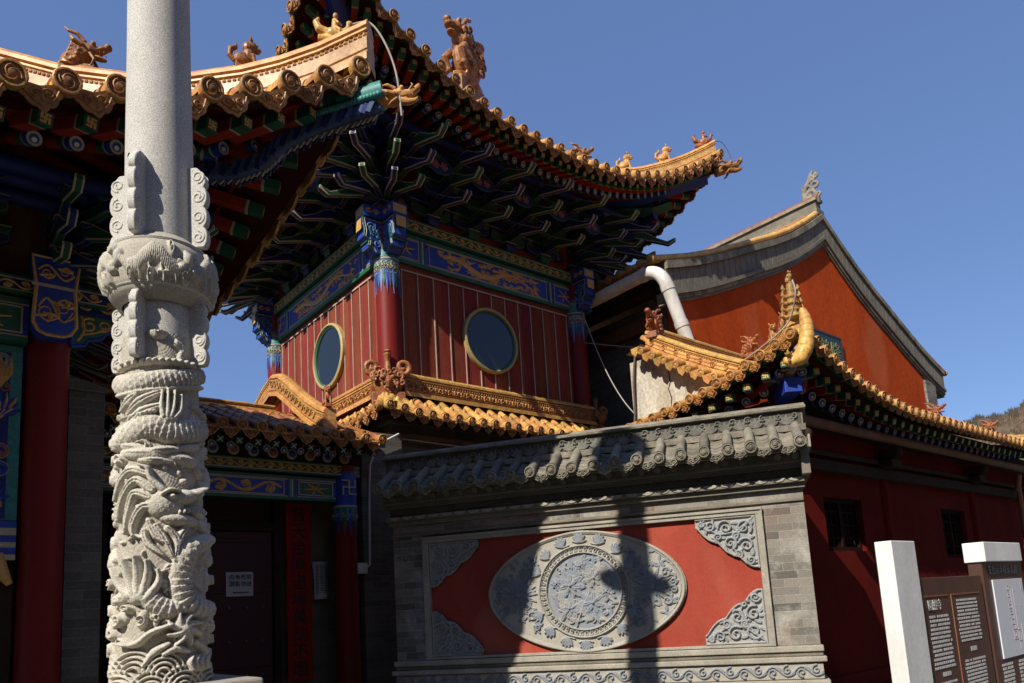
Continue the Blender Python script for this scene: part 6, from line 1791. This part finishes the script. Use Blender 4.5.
# =================================================================== GABLED HALL
def gable_hall():
    t = thing('gable_hall', 'tall orange-red gabled hall with curved grey brick verge rising behind the low hall', 'hall', (19, 14, 0))
    K = 9.3 / 9.0; XA = 19.05 * K; YF = 9.3; YB = 21.5
    dz = [(0, 11.80), (.8, 11.28), (1.7, 10.76), (2.6, 10.32), (3.5, 9.93), (4.4, 9.53), (5.3, 9.15), (6.1, 8.84), (6.9, 8.58), (7.5, 8.40)]
    D = [d * K for d, z in dz]; Z = [1.6 + (z - 1.6) * K for d, z in dz]
    zt = lambda d: float(np.interp(d, D, Z))
    ds = np.linspace(0, 7.38, 31)
    # gable wall
    out = [(XA - d, zt(d) - .5) for d in np.linspace(6.8, 0, 28)] + [(XA + d, zt(d) - .5) for d in np.linspace(.2, 6.5, 27)]
    b = MB(); b.prism([(12.87, 0)] + out + [(26.19, 0)], (0, YF + .4, 0), (1, 0, 0), (0, 0, 1), .4, 'red_gable'); b.build('gable_wall', t)
    b = MB(); b.box(12.87, 13.2, YF + .42, YB, 0, 8.2, 'brick_dark'); b.box(25.85, 26.19, YF + .42, YB, 0, 8.2, 'brick_dark'); b.box(12.9, 26.1, YB - .3, YB, 0, 8, 'brick_dark'); b.build('side_wall', t)
    b = MB(); b.box(25.55, 26.35, YF - .07, YF + .3, 6.9, 8.20, 'brick'); b.build('corner_block', t, bevel=.02)
    # brick verge: broad slab course between two mouldings
    def course(o0, o1, y0, y1, mat, seg=False):
        b = MB()
        for sgn in (-1, 1):
            for i in range(len(ds) - 1):
                a, c = ds[i], ds[i + 1]; g = .006 if seg else 0
                if seg: a, c = a + g, c - g
                xa, xc = XA + sgn * a, XA + sgn * c
                vs = [(x, y, z) for y in (y0, y1) for x, z in ((xa, zt(a) + o0), (xc, zt(c) + o0), (xc, zt(c) + o1), (xa, zt(a) + o1))]
                b.add(vs, [(0, 1, 2, 3), (7, 6, 5, 4), (0, 4, 5, 1), (1, 5, 6, 2), (2, 6, 7, 3), (3, 7, 4, 0)], mat)
        return b
    course(-.17, -.0, YF - .16, YF + .3, 'tile_grey').build('verge_top', t)
    course(-.66, -.175, YF - .10, YF + .2, 'stone_grey', True).build('verge_slab', t, bevel=.008)
    course(-.655, -.18, YF - .085, YF + .2, 'wood_dark').build('verge_joint', t)
    course(-.76, -.662, YF - .14, YF + .2, 'stone_grey').build('verge_moulding', t)
    course(-.86, -.762, YF - .09, YF + .2, 'tile_grey').build('verge_moulding', t)
    course(-.93, -.862, YF - .05, YF + .2, 'stone_grey').build('verge_moulding', t)
    # tiled slopes: rows run down from the ridge
    b = MB(); e = MB()
    for sgn in (-1, 1):
        y = YF - .02; k = 0
        while y < YB:
            path = [V((XA + sgn * d, y, zt(d) + .10)) for d in np.linspace(.15, 7.75, 24)]
            b.tube(path, .085, 'glaze' if k < 2 else 'tile_ochre', n=8, arc=(0, 2 * PI))
            e.lathe([(.1, -.03), (.1, .03), (.07, .04), (0, .045)], path[-1], 'glaze_cap', n=14, ax=(sgn, 0, -.2))
            y += .3; k += 1
        b.sheet([[V((XA + sgn * d, YF - .1, zt(d) + .02)), V((XA + sgn * d, YB + .2, zt(d) + .02))] for d in np.linspace(0, 7.8, 24)], 'tile_ochre')
    b.build('roof_tiles', t, smooth=50); e.build('eave_tiles', t, smooth=40)
    b = MB()
    for i in range(36): b.bar((12.1, YF + .2 + .33 * i, 8.42), (13.5, YF + .2 + .33 * i, 8.92), .12, .12, 'wood_dark')
    b.box(12.3, 12.7, YF + .3, YB, 8.25, 8.38, 'wood_dark'); b.box(12.7, 12.9, YF + .5, YB, 7.6, 7.9, 'wood_brown'); b.build('eave_rafters', t)
    # ridge with a curling openwork end ornament
    b = MB(); b.box(XA - .2, XA + .2, YF - .1, YB, 12.14, 12.28, 'tile_grey'); b.box(XA - .13, XA + .13, YF - .05, YB, 12.28, 12.54, 'stone_grey'); b.box(XA - .2, XA + .2, YF - .1, YB, 12.54, 12.62, 'tile_grey'); b.tube([(XA, YF - .1, 12.64), (XA, YB, 12.64)], .12, 'glaze_red', n=12); b.build('ridge', t, smooth=40)
    b = MB(frame((XA, YF + .1, 12.60), (0, -1, 0), .74))
    def cur(c, r0, r1, a0, tr, w):
        b.tube([(p[0], 0, p[1]) for p in spiral(c[0], c[1], r0, r1, a0, tr, 18)], [w * (1 - .3 * i / 18) for i in range(19)], 'tile_grey', n=7)
    b.box(-.35, .3, -.1, .1, -.15, .1, 'tile_grey')
    cur((-.05, .28), .26, .08, -1.2, 1.1, .085); cur((.2, .62), .2, .05, -2, -1.1, .07); cur((-.22, .66), .16, .04, 0, 1.2, .06); cur((.05, .95), .14, .03, -1, 1.2, .06); cur((.28, .24), .13, .03, 2, 1.3, .06); cur((.25, 1.0), .1, .03, 1, -1.2, .045)
    b.tube([(-.3, 0, .1), (-.28, 0, .5), (-.1, 0, .8), (.05, 0, 1.1), (.18, 0, 1.28)], [.1, .09, .08, .06, .03], 'tile_grey', n=7)
    for k in range(9): cur((-.15 + .09 * (k % 3) + .03 * k, .2 + .11 * k), .07, .02, k, 1.2, .03)
    b.build('ridge_ornament', t, remesh=.014)
pm('tile_ochre', (.50, .25, .06), (.26, .14, .06), rough=.55, scale=2.5, amt=.85, bump=.25, bscale=18, fine=.3, isl=.3)
gable_hall()

def plaque():
    t = thing('gable_plaque', 'dark green hanging plaque with faded gilt characters on the orange gable wall', 'plaque', (18.8, 9.26, 7.4))
    b = MB(); b.box(17.57, 20.0, 9.23, 9.295, 7.37, 8.52, 'plaque_dark'); b.build('board', t, bevel=.01)
    b = MB(); rect_frame(b, 17.57, 20.0, 7.37, 8.52, .05, (0, 9.229, 0), (1, 0, 0), (0, 0, 1), (0, -1, 0), .012, 'plaque_dark'); b.build('rim', t)
    for x, ch in ((17.93, '佛'), (18.45, '光'), (19.01, '普'), (19.61, '隆')): text_part(t, 'character', ch, (x, 9.225, 8.01), (1, 0, 0), (0, 0, 1), .58, 'plaque_gold', t=.02)
    for x, ch in ((19.47, '敬'), (19.68, '题')): text_part(t, 'small_character', ch, (x, 9.225, 7.53), (1, 0, 0), (0, 0, 1), .16, 'plaque_gold', t=.012)
plaque()

def pipes():
    t = thing('drain_pipe', 'thick white drain pipe bending down from the gabled hall eave to the low roof', 'pipe', (11.78, 8.9, 6.6))
    b = MB(); path = []
    A_, B_, C_ = V((11.80, 11.7, 8.34)), V((11.85, 9.0, 8.42)), V((12.42, 8.80, 6.55))
    for i in range(6): path.append(A_.lerp(B_ + V((0, .45, -.02)), i / 5))
    p0 = path[-1]; p2 = B_.lerp(C_, .24)
    for i in range(1, 11):
        s = i / 10; path.append(p0 * (1 - s) ** 2 + B_ * 2 * s * (1 - s) + p2 * s * s)
    path.append(C_)
    b.tube(path, .135, 'pvc', n=24, up=(1, 0, 0)); b.build('pipe', t, smooth=60)
    b = MB()
    for q, r in ((p0, path[4]), (p2, C_), (p2.lerp(C_, .55), C_)):
        b = MB(); d = (r - q).normalized(); b.tube([q - d * .06, q + d * .06], .148, 'pvc', n=24); b.build('coupling', t, smooth=50)
    t = thing('copper_downpipe', 'thin brown metal downpipe under the low hall eave at the right edge', 'pipe', (19.6, 5.5, 0))
    b = MB(); b.tube([(19.75, 5.45, 3.95), (19.75, 5.5, 3.7), (19.75, 5.52, .6)], .055, 'copper', n=14); b.build('pipe', t, smooth=60)
    for z in (3.6, 2.3, 1.2): b = MB(); b.tube([(19.75, 5.52, z - .04), (19.75, 5.52, z + .04)], .065, 'copper', n=14); b.build('clamp', t, smooth=50)
    t = thing('cable_conduit', 'thin pale conduit with a small white box running down beside the side gate column', 'conduit', (5.75, 10.56, 2.3))
    b = MB(); b.tube([(6.4, 10.55, 4.62), (6.0, 10.56, 4.40), (5.85, 10.57, 4.05), (5.83, 10.58, 3.6), (5.80, 10.58, 2.42), (5.72, 10.57, 2.38)], .016, 'pvc', n=8); b.build('conduit', t, smooth=60)
    b = MB(); b.box(5.56, 5.72, 10.50, 10.58, 2.28, 2.45, 'pvc'); b.build('switch_box', t, bevel=.01)
    t = thing('wall_conduit', 'thin light conduit running along the dark brick band under the tower skirt roof', 'conduit', (6.45, 10.84, 4.2))
    b = MB(); b.tube([(6.45, 10.83, 4.0), (6.45, 10.83, 4.60), (6.52, 10.83, 4.62), (9.2, 10.83, 4.58)], .014, 'pvc', n=8); b.build('conduit', t, smooth=60)
pipes()

def sag(p, q, s, n=16):
    p, q = V(p), V(q); return [p.lerp(q, i / n) - V((0, 0, s * 4 * (i / n) * (1 - i / n))) for i in range(n + 1)]
def cables():
    def cab(label, path, r, m='cable'):
        if 3 < len(path) < 8:
            Q = []
            for i in range(len(path) - 1):
                p0, p1, p2, p3 = path[max(i - 1, 0)], path[i], path[i + 1], path[min(i + 2, len(path) - 1)]
                for k in range(6):
                    u = k / 6; Q.append(.5 * (2 * p1 + (p2 - p0) * u + (2 * p0 - 5 * p1 + 4 * p2 - p3) * u * u + (3 * p1 - p0 - 3 * p2 + p3) * u ** 3))
            path = Q + [path[-1]]
        b = MB(); b.tube(path, r, m, n=6); o = b.build('cable', smooth=70); tag(o, label, 'cable'); o['group'] = 'cables strung between the roofs'
    cab('pale cable drooping from the tower column down to the plastered gable', sag((11.45, 10.92, 8.05), (10.42, 8.75, 5.0), .35), .013)
    cab('thin dark wire stretched level through the gap beside the tower', sag((11.5, 11.0, 7.35), (12.3, 9.1, 6.75), .03), .010)
    cab('brown wires hanging down the left edge of the plastered gable', [V((10.36, 8.62, 6.1)), V((10.33, 8.68, 5.6)), V((10.34, 8.72, 5.0)), V((10.30, 8.80, 4.5))], .022, 'cable_dark')
    cab('white earth wire looping from the gate ridge end down over its dragon head', [V((3.50, 6.40, 7.92)), V((3.62, 6.26, 7.90)), V((3.72, 6.14, 7.65)), V((3.80, 6.05, 7.25)), V((3.83, 6.02, 6.75))], .012)
    cab('thin wire curving over the far right corner of the tower roof', [V((13.85, 8.69, 11.85)), V((13.97, 8.57, 11.80)), V((14.08, 8.47, 11.5)), V((14.10, 8.44, 11.15))], .008, 'cable_dark')
    cab('loose wire resting along the hip of the low hall corner', [V((9.31, 4.86, 5.85)), V((9.24, 4.80, 5.62)), V((9.36, 4.98, 5.35)), V((9.30, 5.2, 5.15)), V((9.34, 5.8, 4.95))], .012)
cables()

# =================================================================== SIGNS
def signs():
    t = thing('white_post', 'plain white rectangular stone post standing left of the brown information board', 'post', (5.62, 2.38, 0))
    b = MB(); b.box(5.345, 5.73, 2.30, 2.42, .1, 1.915, 'white_paint'); b.build('post', t, bevel=.006)
    b = MB(); b.box(5.30, 5.97, 2.24, 2.49, 0, .1, 'stone_grey'); b.build('base', t, bevel=.01)
    t = thing('information_board', 'dark brown information board with two columns of tiny white text', 'board', (6.35, 2.36, 0))
    b = MB(); b.box(5.70, 7.02, 2.33, 2.40, .25, 1.645, 'sign_brown'); b.box(5.74, 5.82, 2.335, 2.395, 0, .249, 'sign_brown'); b.box(6.9, 6.98, 2.335, 2.395, 0, .249, 'sign_brown'); b.build('board', t, bevel=.004)
    b = MB(); o = V((0, 2.3295, 0)); n = V((0, -1, 0)); u = V((1, 0, 0)); v = V((0, 0, 1))
    for x0, x1 in ((5.72, 6.27), (6.33, 6.93)):
        b.box(x0, x1, 2.324, 2.3295, 1.502, 1.512, 'copper'); b.box(x0 - .006 if x0 > 6 else x0, x0 + .006, 2.324, 2.3295, .3, 1.501, 'copper')
    b.build('rule', t)
    rr = random.Random(77)
    def rows(name, x0, x1, z1, z0, dz, h, parent, y=2.3285, gap=.2):
        b = MB(); z = z1
        while z > z0:
            x = x0 + (rr.uniform(0, .03)); 
            while x < x1 - .02:
                w = rr.uniform(.012, .035) 
                b.box(x, min(x + w, x1), y - .003, y, z, z + h, 'sign_ink'); x += w + rr.uniform(.004, .009) + (rr.random() < gap * .15) * .03
            z -= dz
        b.build(name, parent)
    text_part(t, 'title', '圆照寺', (6.0, 2.325, 1.435), (1, 0, 0), (0, 0, 1), .085, 'sign_ink', t=.004)
    rows('text_column', 5.86, 6.24, 1.345, .97, .031, .018, t); rows('text_column', 5.86, 6.24, .86, .3, .028, .015, t)
    rows('text_column', 6.40, 6.86, 1.45, 1.12, .0285, .016, t); rows('text_column', 6.42, 6.86, .98, .3, .028, .016, t)
    rows('subtitle', 6.58, 6.72, 1.055, 1.04, .05, .034, t); rows('subtitle', 5.98, 6.14, .915, .90, .05, .03, t)
    t = thing('map_board', 'tall brown sign with a thick white top slab and a white map panel', 'board', (7.5, 2.38, 0))
    b = MB(); b.box(7.10, 8.1, 2.335, 2.445, .1, 1.755, 'sign_brown'); b.build('panel', t, bevel=.004)
    b = MB(); b.box(7.08, 8.0, 2.29, 2.46, 1.756, 1.925, 'sign_white'); b.build('top_slab', t, bevel=.006)
    b = MB(); b.box(7.0, 8.2, 2.28, 2.5, 0, .1, 'stone_grey'); b.build('base', t)
    text_part(t, 'title', '五台山寺院示意图', (7.58, 2.33, 1.68), (1, 0, 0), (0, 0, 1), .082, 'sign_ink', t=.004, space=1.25)
    b = MB(); b.box(7.27, 8.02, 2.324, 2.3345, .93, 1.60, 'map_white'); b.build('map_panel', t, bevel=.002)
    b = MB(); o = V((0, 2.3238, 0))
    def fr(x0, x1, z0, z1): rect_frame(b, x0, x1, z0, z1, .005, o, u, v, n, .002, 'map_ink')
    for q in ((7.58, 7.63, 1.50, 1.545), (7.585, 7.625, 1.44, 1.47), (7.57, 7.64, 1.34, 1.38), (7.575, 7.65, 1.29, 1.32), (7.59, 7.66, 1.20, 1.25), (7.59, 7.70, 1.07, 1.16), (7.615, 7.665, 1.09, 1.14), (7.70, 7.78, 1.05, 1.15)): fr(*q)
    for x, z0, z1 in ((7.72, .98, 1.52), (7.66, 1.16, 1.5), (7.82, 1.0, 1.2)): b.box(x, x + .003, 2.321, 2.3238, z0, z1, 'map_ink')
    for i in range(14): x, z = rr.uniform(7.5, 7.9), rr.uniform(.97, 1.55); b.box(x, x + .012, 2.321, 2.3238, z, z + .006, 'map_ink')
    b.box(7.95, 7.965, 2.321, 2.3238, 1.50, 1.56, 'map_ink')
    b.build('map_drawing', t)
    rows('text_column', 7.22, 7.50, .87, .3, .032, .02, t, 2.334); rows('text_column', 7.62, 8.02, .87, .3, .032, .02, t, 2.334)
signs()

SKY_BLOCKERS()
# =================================================================== LIGHT, SKY, CAMERA
AZ, EL = rad(75.6), rad(39)
travel = V((math.sin(AZ) * math.cos(EL), math.cos(AZ) * math.cos(EL), -math.sin(EL)))
sl = bpy.data.lights.new('sun', 'SUN'); sl.energy = 4.6; sl.angle = rad(.53); sl.color = (1.0, .94, .835)
so = bpy.data.objects.new('sun', sl); COL.objects.link(so); so.rotation_euler = travel.to_track_quat('-Z', 'Y').to_euler()
so.location = (-20, -10, 30)
w = bpy.data.worlds.new('World'); SC.world = w; w.use_nodes = True
nt = w.node_tree; bg = nt.nodes['Background']
sky = nt.nodes.new('ShaderNodeTexSky'); sky.sky_type = 'NISHITA'; sky.sun_disc = False
sky.sun_elevation = EL; sky.sun_rotation = math.atan2(-travel.x, -travel.y); sky.altitude = 1200; sky.air_density = 1.0; sky.dust_density = .15; sky.ozone_density = 4.0
mixs = nt.nodes.new('ShaderNodeMix'); mixs.data_type = 'RGBA'; mixs.inputs['Factor'].default_value = .55
mixs.inputs['B'].default_value = (.86, 1.46, 3.30, 1); nt.links.new(sky.outputs['Color'], mixs.inputs['A']); nt.links.new(mixs.outputs['Result'], bg.inputs['Color']); bg.inputs['Strength'].default_value = .115

cam = bpy.data.cameras.new('camera'); co = bpy.data.objects.new('camera', cam); COL.objects.link(co); SC.camera = co
cam.sensor_width = 36; cam.lens = 742 / 1024 * 36; cam.shift_x = -(517 - 512) / 1024; cam.shift_y = (498 - 341.5) / 1024
cam.clip_start = .05; cam.clip_end = 3000
U_ = V((-299, 4988, 742)).normalized(); R_ = V((892, -56, 742)); R_ = (R_ - U_ * R_.dot(U_)).normalized(); L_ = R_.cross(U_)
if L_.z < 0: L_ = -L_
M = Matrix.Identity(4)
for r, row in enumerate((R_, L_, U_)):
    M[r][0], M[r][1], M[r][2] = row.x, row.y, -row.z
M.translation = V((0, 0, 1.6)); co.matrix_world = M
vs = SC.view_settings; vs.view_transform = 'Standard'; vs.look = 'None'; vs.exposure = 0.5; vs.gamma = 1.0; vs.use_curve_mapping = False
